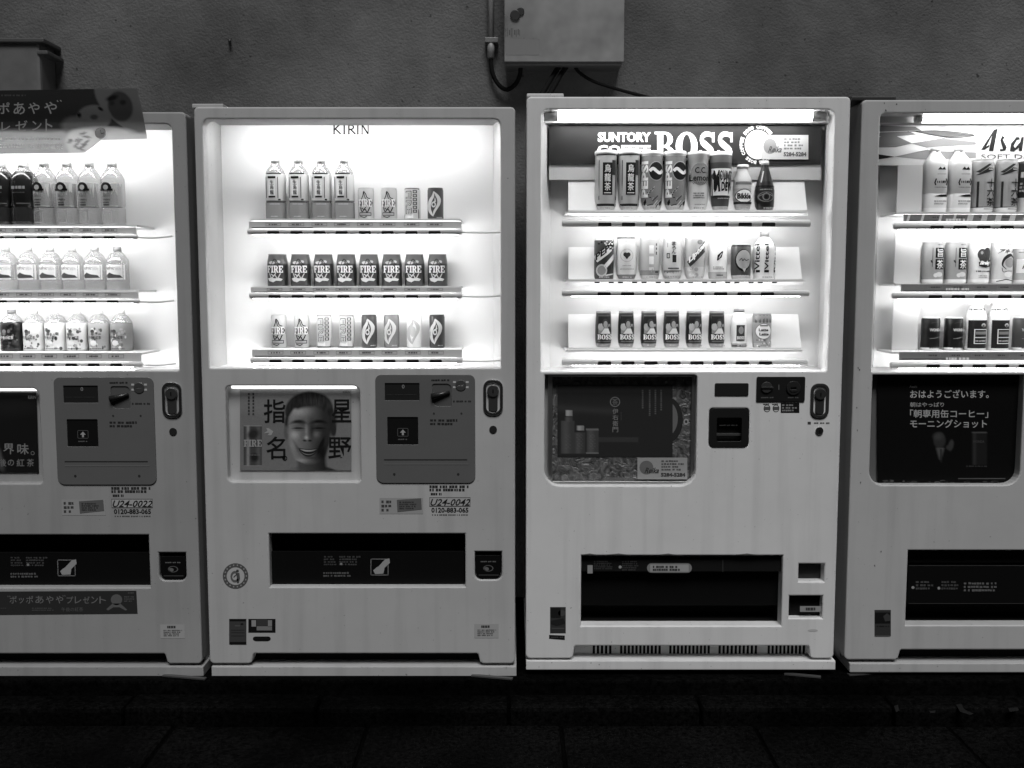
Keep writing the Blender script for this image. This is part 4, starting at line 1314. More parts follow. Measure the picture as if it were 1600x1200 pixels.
# round recycling emblem and lower stickers
P = flat(0)
P.ell(368, 900, 20, 20, .09, 0, 30, .70)
for k in range(18):
    a = k * 2 * math.pi / 18
    P.rect(368 + 17 * math.cos(a) - 1, 900 + 17 * math.sin(a) - 1.2, 368 + 17 * math.cos(a) + 1, 900 + 17 * math.sin(a) + 1.2, .3, 1)
P.ell(367, 901, 7, 9, .12, 0, 14, .6, 60, 330); P.ell(371, 892, 2.2, 2.2, .06, 0, 10); P.poly([(369, 895), (374, 895), (375, 904), (373, 911), (370, 911), (370, 903)], .08, 0); P.stroke([(370, 897), (365, 902)], 1.6, .08, 0)
sticker(M2, P)
P = flat(0)
P.rect(358, 967, 385, 1007, .055, 0); P.rect(358, 967, 384, 970.5, .01, 1); P.rect(359, 1003, 385, 1007, .01, 1); P.rect(376, 974, 380, 976, .01, 1); P.rect(367, 977, 375, 979, .1, 1)
for yv in (984, 988, 993): P.rect(361, yv, 382, yv + .8, .035, 1)
sticker(M2, P)
P = flat(0)
P.rect(388, 967, 430.5, 988.5, .01, 0); P.rect(393, 969, 400, 979, .3, 1); P.rect(401, 968, 418, 978, .05, 1); P.rect(401, 978.5, 425, 985, .2, 1); P.rect(418.5, 969, 425, 979, .25, 1)
sticker(M2, P)
P = flat(0)
P.ell(399, 998, 4, 3.5, .008, 0, 12); P.ell(419, 998, 4, 3.5, .008, 0, 12); P.rect(399, 994.5, 419, 1001.5, .008, 1)
sticker(M2, P)

# shelves of the second machine
YR, YP2 = .034, .148
rows2 = [(344, 357.5, 362, (387, 722), 346, [427, 463, 499, 534, 570, 605.5, 643, 679]),
         (447, 457.5, 462, (390, 722), 448.5, [429, 465, 501, 536.5, 572, 607.5, 644, 680]),
         (544, 558.5, 563, (392, 723), 546, [430.5, 466, 502, 537, 573, 608.5, 645, 681])]
zsh = []
for k, (yp, bt, bc, bx_, st, btn) in enumerate(rows2):
    z = W(550, yp, YP2 - .026)[2]
    zsh.append(z)
    shelf(M2, YB, z, bx_[0] + 3, bx_[1] - 3, (bx_[0], bt, bc, bx_[1]), (bx_[0] + 2, st, bx_[1] - 1, bt), btn, YR, (396, 714), M_T2, 18, 4.2, (bx_[1], 782, bc + (1 if k == 0 else 0)))
GD = 'drinks on show in the second machine'
def can2(k, i, kind, cx, yt, w, bands, art, desc, name='drink_can', cat='can', cap=.75, p=2.0):
    lab = '%s, %s on %s shelf, second machine from left' % (desc, ORD[i], ('top', 'middle', 'bottom')[k])
    product(name, kind, cx, yt, rows2[k][0], w, YP2, zsh[k], bands, art, lab, cat, GD, cap, p)
M_TEA = see_through('pale_tea_in_bottle', .30, .85, .12, .06, .35)
for i, cx in enumerate((431, 467, 502.5, 538)):
    can2(0, i, 'pet', cx, 247, 31, [(0, M_TEA), (.32, .76), (.76, M_PET)], art_namacha, 'clear tea bottle with boxed characters', 'drink_bottle', 'bottle', .6, 2.6)
for i, cx in ((4, 572), (5, 608)): can2(0, i, 'slim', cx, 293, 25, [(0, .55)], art_fire(False), 'pale can with white lettering over peaks')
can2(0, 6, 'slim', 644.5, 293, 25, [(0, .60)], art_vfire, 'pale can with sideways lettering')
can2(0, 7, 'slim', 680.5, 293, 25, [(0, .13)], art_flame(.1), 'dark can with pale flame swirl')
for i, cx in enumerate((434, 470, 506, 541.5, 577, 612.5, 648, 684)):
    can2(1, i, 'short', cx, 397, 30.5, [(0, .10), (.70, .20)], art_fire(True), 'dark squat can with bold white lettering', p=3.0)
for i, cx in ((0, 436), (1, 471.5)): can2(2, i, 'slim', cx, 492, 24, [(0, .55)], art_fire(False), 'pale can with white lettering over peaks')
for i, cx in ((2, 507), (3, 542)): can2(2, i, 'slim', cx, 492, 24, [(0, .62)], art_vfire, 'pale can with sideways lettering')
can2(2, 4, 'slim', 577, 492, 24, [(0, .12)], art_flame(.1), 'dark can with pale flame swirl')
can2(2, 5, 'slim', 612, 492, 24, [(0, .26)], art_flame(.3), 'grey can with pale flame swirl')
can2(2, 6, 'slim', 647.5, 492, 24, [(0, .82)], art_flame(.8, True), 'white can with faint grey flame')
can2(2, 7, 'slim', 683, 492, 24, [(0, .08)], art_flame(.1), 'black can with pale flame swirl')

# ================================================================== first machine, cut by the left edge
SHX = (W(268.5, 620)[0] - W(770.5, 620)[0] + W(270, 884)[0] - W(763, 884)[0]) / 2
SHX_L = SHX
Z0, SCZ = W(200, 1050)[2], .9915
M_PAINT1 = paint('aged_white_paint_dimmed', .33)  # darker than its twin's paint, standing in for weaker light at this end
M1, YB1 = twin_body('white vending machine at the left edge with a banner on top', M_PAINT1, 1)
M_T1 = M_T2
lamp(M1, 347, 758, 182, .066, .015, emit('header_glow', 40.0), (20, 20), 'header_lamp')
ps = photo('poster', 372, 609, 554, 736, .030, tea_poster_tone, 60, 42, M1)
glass(M1, (354, 603, 563, 753), (10, 14, 8, 12), .014, 'poster_pane')
SHX, SCZ = 0.0, 1.0
P = flat(.0296)
P.text(5, 693, 22, 710, '界', .24, 0, .02); P.text(27, 693, 45, 710, '味', .24, 0, .02); P.ell(51, 708, 3, 3, .24, 0, 14, .75)
P.text(0, 717, 10, 729, '後', .2, 0, .02); P.text(12, 718, 22, 728, 'の', .2, 0, .02); P.text(26, 717, 38, 729, '紅', .2, 0, .02); P.text(42, 717, 53, 729, '茶', .2, 0, .02)
P.text(44, 618, 56, 623, 'KIRIN', .45, 0, .02)
P.build('poster_print', ps)

rows1 = [(353, 366, 370, 215, 355, [-38, -3, 32, 66.5, 101.5, 136.5, 171]),
         (453, 467, 470.5, 218, 455.5, [-33, 2, 37.5, 72, 106.5, 141.5, 176]),
         (549, 565, 569, 223, 551, [-27, 8, 43, 77, 111.5, 146.5, 181.5])]
zs1 = []
YP1 = .148
for k, (yp, bt, bc, x1, st, btn) in enumerate(rows1):
    z = W(100, yp, YP1 - .033)[2]
    zs1.append(z)
    shelf(M1, YB1, z, -125, x1 - 3, (-128, bt, bc, x1), (-126, st, x1 - 2, bt), btn, YR, (-118, 207), M_T1, 17, 4.0, (x1, 269 + 3 * k, bc - 1))
G1 = 'drinks on show in the leftmost machine'
def bot1(k, i, kind, cx, yt, w, bands, art, desc, cap, p=2.7):
    lab = '%s, %s bottle in view on %s shelf, leftmost machine' % (desc, ORD[i], ('top', 'middle', 'bottom')[k])
    product('drink_bottle', kind, cx, yt, rows1[k][0], w, YP1, zs1[k], bands, art, lab, 'bottle', G1, cap, p)
M_BTEA = mat('dark_tea_in_bottle', .016, .15)
for i, cx in enumerate((3, 38.5)): bot1(0, i, 'pet', cx, 253, 38, [(0, M_BTEA), (.82, .06), (.86, M_PET)], art_tea_dark, 'dark full tea bottle', .78)
for i, cx in enumerate((70.5, 106, 141, 176.5)): bot1(0, i + 2, 'pet', cx, 252, 34, [(0, M_PET)], art_tea_pale, 'pale bottle with domed emblem', .5)
for i, cx in enumerate((10, 45, 79.5, 114, 149, 184)): bot1(1, i, 'petlow', cx, 385, 33, [(0, M_PET)], art_water, 'clear water bottle with pale label', .22 if i == 5 else .4, 2.4)
bot1(2, 0, 'petlow', 19.5, 484, 33, [(0, .05), (.7, M_PET)], art_floral(.05, True), 'dark short patterned bottle', .15)
for i, (cx, g) in enumerate(((54, .76), (88, .74), (121.5, .72), (156, .45), (190, .36))):
    bot1(2, i + 1, 'petlow', cx, 484, 32, [(0, g), (.68, M_PET)], art_floral(g, False), 'pale short patterned bottle' if g > .5 else 'grey short patterned bottle', .7)

# banner across the first machine's head: printed sheet, backlit where it hangs over the window
def banner_mat():
    m = bpy.data.materials.new('printed_sheet')
    m.use_nodes = True
    n, l = m.node_tree.nodes, m.node_tree.links
    n.clear()
    out = n.new('ShaderNodeOutputMaterial'); at = n.new('ShaderNodeAttribute'); at.attribute_name = 'tone'
    df = n.new('ShaderNodeBsdfDiffuse'); tl = n.new('ShaderNodeBsdfTranslucent'); mx = n.new('ShaderNodeMixShader'); mx.inputs[0].default_value = .45
    l.new(at.outputs['Color'], df.inputs[0]); l.new(at.outputs['Color'], tl.inputs[0])
    l.new(df.outputs[0], mx.inputs[1]); l.new(tl.outputs[0], mx.inputs[2]); l.new(mx.outputs[0], out.inputs[0])
    return m
M_SHEET = banner_mat()
BYY = -.006
bn = thing('banner', W(60, 240, BYY), 'printed promotional banner hung across the head of the leftmost machine', 'banner')
# die-cut outline: every column of the grid runs from the sheet's upper to its lower edge
nx, ny = 190, 44
xs = np.unique(np.concatenate([np.linspace(-170, 230, nx), [145, 158, 132, 214, 222]]))
nx = len(xs)
topy = np.interp(xs, [-170, 145, 214, 222, 230], [144, 139, 138, 172, 215])
boty = np.interp(xs, [-170, 132, 158, 230], [242, 239, 219, 217])
U = np.tile(xs, (ny, 1))
V = topy[None, :] + (boty - topy)[None, :] * np.linspace(0, 1, ny)[:, None]
bmv, bmf, tone = [], [], []
T = .030 + 0 * U
T = over(T, np.clip((V - 200) / 8, 0, 1) * (U < 112), .30)
T = over(T, np.clip((U - 146 - ((V - 138) / 34) ** 2 * 14) / 3, 0, 1), .13)
T = over(T, em(U, V, 188, 166, 19, 24, .08, -.35), .045); T = over(T, em(U, V, 175, 153, 9, 4, .4, -.3), .012); T = over(T, em(U, V, 192, 160, 5, 4, .4), .02); T = over(T, em(U, V, 175, 161, 4, 4, .5), .025)
T = over(T, em(U, V, 147, 184, 27, 20, .06), .13)
T = over(T, em(U, V, 118, 196, 22, 14, .2), .12)
T = over(T, em(U, V, 160, 208, 48, 10, .2), .5); T = over(T, em(U, V, 122, 222, 20, 18, .15), .42); T = over(T, np.clip((U - 105) / 6, 0, 1) * np.clip((V - 206) / 5, 0, 1), .45)
rnb = np.random.RandomState(3)
for k in range(14):
    T = over(T, em(U, V, rnb.uniform(108, 150), rnb.uniform(206, 234), rnb.uniform(3, 9), 1.6, .5, rnb.uniform(-1, 1)), .14)
T = over(T, em(U, V, 124, 180, 3, 4, .3), .01); T = over(T, em(U, V, 147, 183, 6, 4, .3), .05); T = over(T, em(U, V, 157, 170, 5, 2.2, .3, .6), .01)
for j in range(ny):
    for i in range(nx):
        bmv.append(W(U[j, i], V[j, i], BYY)); tone.append(T[j, i])
bmf = [(j * nx + i, (j + 1) * nx + i, (j + 1) * nx + i + 1, j * nx + i + 1) for j in range(ny - 1) for i in range(nx - 1)]
sh_ = mk('printed_sheet', bmv, bmf, M_SHEET, None, bn)
ca = sh_.data.color_attributes.new('tone', 'FLOAT_COLOR', 'POINT')
t_ = np.array(tone); ca.data.foreach_set('color', np.stack([t_, t_, t_, np.ones_like(t_)], 1).reshape(-1))
P = flat(BYY, .0005)
for ch, x0, y0, x1, y1 in (('ポ', -4, 160, 15, 178), ('あ', 21, 160, 39, 179), ('や', 44, 160, 62, 178), ('や', 69, 159, 89, 178), ('レ', 2, 191, 16, 204), ('ゼ', 24, 188, 43, 205), ('ン', 50, 189, 65, 204), ('ト', 71, 186, 82, 206)):
    P.text(x0, y0, x1, y1, ch, .24, 0, .01)
P.stroke([(89, 157), (91, 159)], 1.5, .28, 0); P.stroke([(94, 156.5), (96, 158.5)], 1.5, .28, 0)
M_LIT = see_through('white_sheet_print', .9, .8, .4, .0, .6)
for ch, x0, x1 in (('午', 45, 53), ('後', 57, 66), ('の', 68, 76), ('紅', 78, 87), ('茶', 89, 98)): P.text(x0, 224, x1, 233, ch, M_LIT, 0, .03)
P.greek(-10, 214, 95, 220, 1, M_LIT, 0, 4, .6, unit=5); P.greek(-10, 224, 40, 232, 2, M_LIT, 0, 9); P.greek(2, 147, 40, 151, 1, .06, 0, 4)
P.ell(157, 208, 8.5, 8.5, .1, 0, 24); P.ell(157, 208, 7.6, 7.6, M_LIT, 1, 24); P.stroke([(158, 209), (163, 207.5)], 1, .05, 2); P.stroke([(158, 209), (157, 203)], .8, .1, 2)
P.build('lettering', bn)

# strip sticker under the first machine's delivery slot
P = flat(0)
P.poly([(-120, 925), (213, 923), (215, 959), (-118, 962)], .028, 0)
x = 15
for ch, w in (('ポ', 11), ('ッ', 8), ('ポ', 11), ('あ', 13), ('や', 12), ('や', 12)):
    P.text(x, 931 + (3 if ch == 'ッ' else 0), x + w, 943, ch, .17, 1, .01); x += w + 3.4
P.stroke([(12, 931), (13, 933)], 1, .17, 1); P.stroke([(15, 931), (16, 933)], 1, .17, 1); P.stroke([(98, 930), (99, 932)], 1, .17, 1); P.stroke([(101, 930), (102, 932)], 1, .17, 1)
x = 104
for ch in 'プレゼント': P.text(x, 932, x + 10.5, 943, ch, .17, 1, .01); x += 12.8
P.greek(50, 949, 92, 955, 2, .08, 1, 3); P.text(96, 949, 130, 955.5, '午後の紅茶', .13, 1); P.greek(194, 931, 210, 941, 3, .09, 1, 5); P.greek(-10, 949, 11, 952, 1, .06, 1, 2); P.greek(200, 925, 211, 928, 1, .1, 1, 2)
P.ell(182, 937, 9, 8.5, .12, 1, 18); P.poly([(176, 943), (188, 943), (199, 953), (196, 954), (187, 949), (177, 949), (169, 954), (166, 952)], .11, 1)
sticker(M1, P, 'strip_sticker')

# ================================================================== third machine: dark header sign
bev = .005
win3 = (846, 171, 1298, 580)
wr3 = (13, 13, 6, 4)
pst3 = (851, 586, 1088, 759)
slot3 = (908, 868, 1222, 978)
holes = [rrp(*pst3, (2, 8, 27, 27), 0, bev), rrp(*slot3, 2, 0, bev), rrp(1248, 881, 1288, 909, 1, 0, bev), rrp(1233, 931, 1285, 966, 1, 0, bev), rrp(1108, 638, 1170, 698, 8, 0, bev)]
M_PAINT3 = paint('clean_white_paint', .72)
M3 = machine('white vending machine with a dark header sign, third from left', (822, 151, 1316, 1029), (890, 1272, 1007), (822, 1032, 1305, 1046), win3, wr3, holes, M_PAINT3, 151)
YB3 = .19
M_GREY_BACK = mat('grey_back_panel', .55, .5)
M_LINE3 = mat('grey_niche_lining', .6, .45)
interior(M3, win3, YB3, (860, 184, 1283, 573), M_LINE3, M_GREY_BACK)
glass(M3, win3, wr3)
M_T3 = emit('lamp_glow_medium', 26.0)
lamp(M3, 872, 1268, 182, .052, .015, M_T3, (22, 22), 'header_lamp')
a, b, c, d = R(848, 172, 1296, 182, .1)
box('lamp_reflector', a, b, .10, .135, c - .02, d, M_LINE3, M3, .004)
# header sign
sg = boxp('header_sign', 858, 197, 1283, 257, .135, .14, mat('dark_sign_sheet', .024, .4, 0, .12), M3)
P = flat(.135, .0006)
WHT = .85
P.text(934, 206.5, 1017, 222, 'SUNTORY', WHT, 0, .045)
P.text(933, 226.5, 1017, 242, 'COFFEE', WHT, 0, .045)
P.slab(1023, 206, 1147, 251, 'BOSS', WHT, 0, .04)
P.ell(1184, 226, 20.5, 23, WHT, 0, 30)
def ring_text(P, cx, cy, rx, ry, word, a0, a1, sz, g, L):
    n = len(word)
    for k, ch in enumerate(word):
        if ch == ' ': continue
        an = math.radians(a0 + (a1 - a0) * k / (n - 1))
        A, fs = glyph(ch, .05)
        t = an - math.pi / 2
        ct, st = math.cos(t), math.sin(t)
        px_, py_ = cx + rx * math.cos(an), cy - ry * math.sin(an)
        pts = []
        for p_, q_ in A:
            p_, q_ = (p_ - .5) * sz * .8, (q_ - .5) * sz
            pts.append((px_ + ct * p_ - st * q_, py_ - st * p_ - ct * q_))
        P.add(pts, fs, g, L)
ring_text(P, 1184, 226, 25.5, 28, 'BOSS COFFEE BOSS COFFEE BOSS COFFEE ', 140, -210, 5.6, WHT, 0)
P.build('sign_lettering', sg)
def reika(P, x0, y0, x1, y1, g, L=0):
    w, h = x1 - x0, y1 - y0
    P.rect(x0, y0, x1, y1, g, L)
    P.ell(x0 + w * .18, y0 + h * .46, w * .14, h * .32, g * .45, L + 1, 18)
    P.text(x0 + w * .16, y0 + h * .46, x0 + w * .44, y0 + h * .72, 'Reika', g * .12, L + 2, .02, 0, .15)
    P.greek(x0 + w * .48, y0 + h * .1, x0 + w * .96, y0 + h * .62, 4, g * .3, L + 1, 3)
    P.text(x0 + w * .47, y0 + h * .70, x0 + w * .96, y0 + h * .88, '5284-5284', g * .15, L + 1, .05)
P = flat(.132, .0006)
reika(P, 1190, 211, 1263, 249, .5)
P.build('phone_sticker', sg)
boxp('sign_ledge', 858, 257.5, 1283, 281, .14, .146, mat('sign_ledge_plastic', .5, .5), M3)

rows3 = [(328, 343.5, 349, (878, 1266), (888, 278, 1258, 337, 879), [945, 982, 1019, 1055, 1092, 1128, 1164.5, 1201]),
         (433, 453, 458, (878, 1264), (888, 386, 1250, 445, 886), [944, 980.5, 1017.5, 1053.5, 1090, 1126, 1162.5, 1199]),
         (541, 561, 566, (878, 1261), (888, 491, 1249, 552, 885), [944.5, 981, 1017, 1053, 1089, 1124.5, 1160, 1196])]
YP3, YR3 = .116, .036
zs3 = []
M_PLATE = mat('cream_backing_plate', .62, .5)
for k, (yp, bt, bc, bx_, pl, btn) in enumerate(rows3):
    z = W(1070, yp + 4, YP3 - .02)[2]
    zs3.append(z)
    sh = shelf(M3, YB3, z, bx_[0] + 6, bx_[1] - 6, (bx_[0], bt, bc, bx_[1]), None, btn, YR3, (893, 1250), M_T3, 20, 5.2, None, None, 1.0, .058)
    # sloping backing plate behind the cans, with a price slip below each
    Y0, Y1 = .10, .15
    v = [W(pl[0], pl[3], Y0), W(pl[2] + 4, pl[3], Y0), W(pl[2] - 2, pl[1], Y1), W(pl[0], pl[1], Y1)]
    v += [(x, y + .004, zz) for x, y, zz in v]
    mk('backing_plate', v, [(0, 1, 2, 3), (7, 6, 5, 4), (0, 4, 5, 1), (1, 5, 6, 2), (2, 6, 7, 3), (3, 7, 4, 0)], M_PLATE, None, sh)
    lip = boxp('price_lip', pl[0], pl[3] - 9, pl[2] + 3, pl[3], .062, .066, M_PLATE, sh)
    P = flat(.062)
    for i, x in enumerate(btn):
        y0 = pl[3] - 7
        P.rect(x - 15, y0, x + 15, y0 + 4.5, .85, 0); P.rect(x - 15, y0 + 1.5, x - 7, y0 + 4.5, .012, 1); P.rect(x + 7, y0 + 1.5, x + 15, y0 + 4.5, .012, 1); P.greek(x - 5, y0 + 1, x + 5, y0 + 4, 1, .45, 1, i)
        P.greek(x - 8, y0 - 7, x + 8, y0 - 3, 1, .35, 1, i + 40, .5)
    P.build('price_print', lip)
G3 = 'drinks on show in the third machine'
def can3(k, i, kind, cx, yt, yb, w, bands, art, desc, name='drink_can', cat='can', cap=.7, p=2.0):
    lab = '%s, %s on %s shelf, third machine from left' % (desc, ORD[i], ('top', 'middle', 'bottom')[k])
    product(name, kind, cx, yt, yb, w, YP3, zs3[k], bands, art, lab, cat, G3, cap, p)
for i, cx in ((0, 948), (1, 984.5)): can3(0, i, 'shell', cx, 234, 0, 34, [(0, .6), (.14, .52), (.92, .8)], art_oolong, 'grey tall tea can with dark character panel')
for i, cx in ((2, 1020.5), (3, 1057)): can3(0, i, 'shell', cx, 235, 0, 34, [(0, .6), (.12, .34), (.92, .8)], art_pepsi, 'tall cola can with upright lettering')
can3(0, 4, 'shell', 1093, 236, 0, 33, [(0, .75), (.12, .70)], art_lemon, 'pale tall lemon soda can')
can3(0, 5, 'taper', 1128.5, 236, 0, 35, [(0, .5), (.10, .16), (.82, .26), (.94, .8)], art_dew, 'tall can with white middle band')
can3(0, 6, 'round', 1163.5, 256, 0, 28, [(0, .52), (.5, .62)], art_bikkle, 'small pale round bottle with oval label', 'drink_bottle', 'bottle', .8)
can3(0, 7, 'tonic', 1198.5, 250, 0, 31, [(0, .05), (.6, .09)], art_vita, 'dark brown glass bottle', 'drink_bottle', 'bottle', .8)
can3(1, 0, 'slim', 945.5, 371, 0, 31, [(0, .10), (.94, .5)], art_pepsi2, 'dark cola can with slanted lettering')
can3(1, 1, 'shell2', 981, 369, 0, 33, [(0, .25), (.12, .68)], art_heart, 'white can with small heart')
can3(1, 2, 'shell2', 1017.5, 370, 0, 33, [(0, .62), (.12, .52)], art_pale_v, 'plain pale grey can')
can3(1, 3, 'shell2', 1053.5, 370, 0, 32, [(0, .5), (.1, .6)], art_kana, 'pale can with upright dark characters')
can3(1, 4, 'shell2', 1089, 370, 0, 33, [(0, .6), (.3, .5)], art_lipton, 'pale can with slanted tea banner')
can3(1, 5, 'box', 1125.5, 381.5, 0, 30, [(0, .5), (.22, .75)], art_feather, 'short white can with dark feather mark')
can3(1, 6, 'slim', 1162, 381.5, 0, 31, [(0, .5), (.12, .14), (.95, .5)], art_orange, 'short dark can with round fruit emblem')
can3(1, 7, 'petlow', 1199, 361, 0, 35, [(0, .7)], art_vittel, 'white water bottle with upright lettering', 'drink_bottle', 'bottle', .2)
for i, (cx, g) in enumerate(((945, .03), (981, .035), (1017, .06), (1053, .065), (1088.5, .055), (1124.5, .025))):
    can3(2, i, 'shell2', cx, 486, 0, 26, [(0, .42), (.14, g), (.95, .25)], art_boss(g), 'dark coffee can with portrait panel')
can3(2, 6, 'btlcan', 1160, 483, 0, 25, [(0, .5), (.14, .8)], art_white_boss, 'white bottle can with dark cap', 'drink_bottle', 'bottle', .12)
can3(2, 7, 'slim', 1196.5, 490, 0, 30, [(0, .5), (.16, .42), (.75, .3)], art_latte, 'pale milk coffee can with round label')

# poster niche: crumpled foil, frame, dark poster
def foil():
    m = bpy.data.materials.new('crumpled_foil')
    n, l, p = nodes_of(m)
    g = n.new('ShaderNodeNewGeometry')
    v = n.new('ShaderNodeTexNoise'); v.inputs['Scale'].default_value = 38; v.inputs['Detail'].default_value = 5; v.inputs['Distortion'].default_value = 1.5
    l.new(g.outputs['Position'], v.inputs['Vector'])
    r = n.new('ShaderNodeMapRange'); r.inputs['From Min'].default_value = .35; r.inputs['From Max'].default_value = .7; r.inputs['To Min'].default_value = .07; r.inputs['To Max'].default_value = .28
    l.new(v.outputs['Fac'], r.inputs['Value']); l.new(r.outputs[0], p.inputs['Base Color'])
    p.inputs['Roughness'].default_value = .3; p.inputs['Metallic'].default_value = .35
    b = n.new('ShaderNodeBump'); b.inputs['Strength'].default_value = .8; b.inputs['Distance'].default_value = .01
    l.new(v.outputs['Fac'], b.inputs['Height']); l.new(b.outputs[0], p.inputs['Normal'])
    return m
nc = recess('poster_case', rrp(*pst3, (2, 8, 27, 27), 0, .004), .012, .045, mat('case_grey', .35, .5), M3)
boxp('foil_backing', 862, 588, 1080, 754, .040, .0445, foil(), nc)
a, b, c, d = R(857, 585, 1086, 757, .03)
panel('case_frame', rr(a, b, c, d, .004), [rr(a + .011, b - .011, c + .009, d - .006, .003)], .028, .011, M_STEEL, nc, .002)
ps = photo('poster', 871, 601, 1051, 714, .0385, lambda a, b: bottles_tone(a, b) ** .93 * 1.25, 120, 76, M3)
P = flat(.0385, .0005)
P.ell(961, 628, 8, 8, .2, 0, 22, .82); P.text(956.5, 623, 965.5, 633, '茶', .17, 0, .03)
P.vtext(957, 638, 966, 676, '伊右衛門', .22, 0, .03)
for x, n_ in ((1002, 36), (1013, 54), (1022, 48), (1031, 34)): P.greek(x, 609, x + 4, 609 + n_, 1, .13, 0, x, .8, True)
P.greek(969, 644, 972, 662, 1, .06, 0, 3, .8, True)
P.ell(1041, 597, 2.2, 2.2, .5, 0, 12)
P.build('poster_print', ps)
P = flat(.0395, .0003)
P.ell(1042, 656, 25, 36, .03, 0, 30, 0, -75, 75); P.ell(1042, 654, 17, 27, .16, 1, 30, 0, -75, 75); P.ell(1072, 659, 4, 5, .35, 0, 12, .5)
P.build('round_print', ps)
P = flat(.030, .0005)
reika(P, 996, 715, 1074, 749, .36)
P.rect(952, 746, 975, 758, .14, 0)
P.build('phone_sticker', nc)
glass(M3, pst3, (2, 8, 27, 27), .014, 'poster_pane')

# controls
panel('display_window', rrp(1117, 599, 1169, 618, 2), [], -.003, .0028, mat('smoked_window', .02, .15), M3, .0008)
bs = recess('bill_slot', rrp(1108, 638, 1170, 698, 8, 0, .003), .010, .035, mat('slot_black', .008, .3), M3, .8)
panel('bill_bezel', rrp(1108.5, 638.5, 1169.5, 697.5, 8), [rrp(1119, 652, 1159, 690, 3)], -.004, .006, mat('bezel_black', .012, .35), bs, .0015)
boxp('bill_mouth', 1119, 677, 1159, 681, .012, .02, mat('mouth_grey', .05, .4), bs, .001)
P = flat(.0119); P.greek(1124, 663, 1153, 666, 1, .06, 0, 3); P.build('bill_print', bs)
cpn = panel('coin_panel', rrp(1182, 589, 1257, 627, 2), [], -.004, .0038, mat('coin_panel_black', .012, .35), M3, .001)
X, _, Z = W(1197, 605)
mk('return_knob', *join([panelv(circ(X, Z, .0165), [], -.009, .0048, .0015), panelv(rr(X - .017, X + .021, Z - .0015, Z + .0015, .001, 2), [], -.013, .0038, .0005)]), mat('knob_grey', .06, .35, .4), None, cpn)
X, _, Z = W(1239, 606)
mk('coin_ring', *panelv(circ(X, Z, .021), [rr(X - .011, X + .011, Z - .006, Z + .004, .003, 4)], -.009, .0048, .002), mat('ring_dark', .04, .3, .5), None, cpn)
mk('coin_plate', *panelv(rr(X - .012, X + .012, Z - .0115, Z - .005, (.001, .001, .006, .006), 4), [], -.011, .0018, .0004), M_CHROME, None, cpn)
P = flat(-.0042); P.greek(1189, 619.5, 1209, 623, 1, .1, 0, 3); P.greek(1231, 619.5, 1249, 623, 1, .08, 0, 5); P.rect(1216.5, 601, 1217.5, 609, .15, 0); P.build('panel_print', cpn)
P = flat(0)
for cx in (1198.5, 1212.5): P.ell(cx, 638, 5.3, 5.8, .08, 0, 20, .84); P.rect(cx - 4.5, 635.5, cx + 4.5, 640.5, .1, 0); P.greek(cx - 6, 630, cx + 3, 633, 1, .05, 0, 3)
sticker(M3, P, 'coin_badge')
P = flat(0); P.rect(1220, 629.5, 1249, 645, .012, 0); P.greek(1222, 631, 1247, 643.5, 3, .25, 1, 3); sticker(M3, P)
t_lock(M3, 1280.5, 600, 652, 27, mat('lock_dark_plastic', .045, .3, .3), mat('lock_rim_dark', .03, .35))
P = flat(0); P.rect(1262, 659, 1267, 663, .06, 0); P.greek(1272, 659, 1296, 663, 1, .14, 0, 6); sticker(M3, P)
X, _, Z = W(1280, 673)
ky = mk('key_lock', *panelv(circ(X, Z, .0115), [], -.005, .0048, .0015), M_CHROME, None, M3)
mk('keyhole', *panelv(rr(X - .001, X + .0025, Z - .005, Z + .004, .001, 2), [], -.0064, .0012, 0), M_BLACK, None, ky)
# delivery slot
s3 = dark_slot(M3, slot3, 2, .14, 'delivery_slot')
a, b, c, d = R(*slot3, .02)
zf = W(1065, 893, .02)[2]
box('visor', a + .002, b - .002, .018, .026, zf, d - .002, mat('visor_black', .012, .25, 0, .25), s3, .002)
zf2 = W(1065, 946, .05)[2]
box('flap', a + .004, b - .004, .05, .056, zf2, zf - .004, mat('flap_black', .006, .35, 0, .12), s3, .002)
P = flat(.0178)
P.text(918, 883, 926, 896, '1', .3, 0, .02); P.greek(928, 876, 958, 890, 5, .05, 0, 3); P.greek(972, 876, 1000, 892, 5, .05, 0, 7); P.ell(969, 886, 2.4, 2.4, .35, 0, 12); P.rect(1129, 873, 1130, 894, .05, 0)
P.rect(1018, 880, 1074, 895, .22, 0); P.ell(1018, 887.5, 7, 7.5, .22, 0, 16, 0, 90, 270); P.ell(1074, 887.5, 7, 7.5, .22, 0, 16, 0, -90, 90); P.rect(1016, 882, 1076, 893.5, .36, 1); P.greek(1020, 883.5, 1072, 892.5, 2, .05, 2, 4, .75)
P.build('visor_print', s3)
dark_slot(M3, (1248, 881, 1288, 909), 1, .04, 'coin_return', mat('return_dark', .02, .4))
r3 = dark_slot(M3, (1233, 931, 1285, 966), 1, .03, 'box_slot')
P = flat(.010); P.rect(1250, 947, 1283, 956, .3, 0); P.greek(1259, 949, 1274, 954, 1, .05, 1, 3, .9); P.build('slot_label', r3)
P = flat(0)
for x0, x1 in ((908, 935), (948, 985), (1030, 1058), (1150, 1185)):
    P.stroke([(x0, 867), ((x0 + x1) / 2, 866), (x1, 867.5)], [.6, 2.4, .6], .10, 0)
P.ell(1270, 985, 8, 2, .5, 0, 10, .0)
sticker(M3, P, 'scuff_mark')
P = flat(0); P.rect(859.5, 948.5, 884, 989.5, .04, 0); P.rect(861, 950, 876, 965, .015, 1); P.ell(878, 958, 6, 5, .07, 1, 12); P.poly([(861, 970), (880, 966), (884, 974), (870, 978), (861, 975)], .022, 1); P.rect(862, 981, 882, 983, .08, 1); sticker(M3, P)
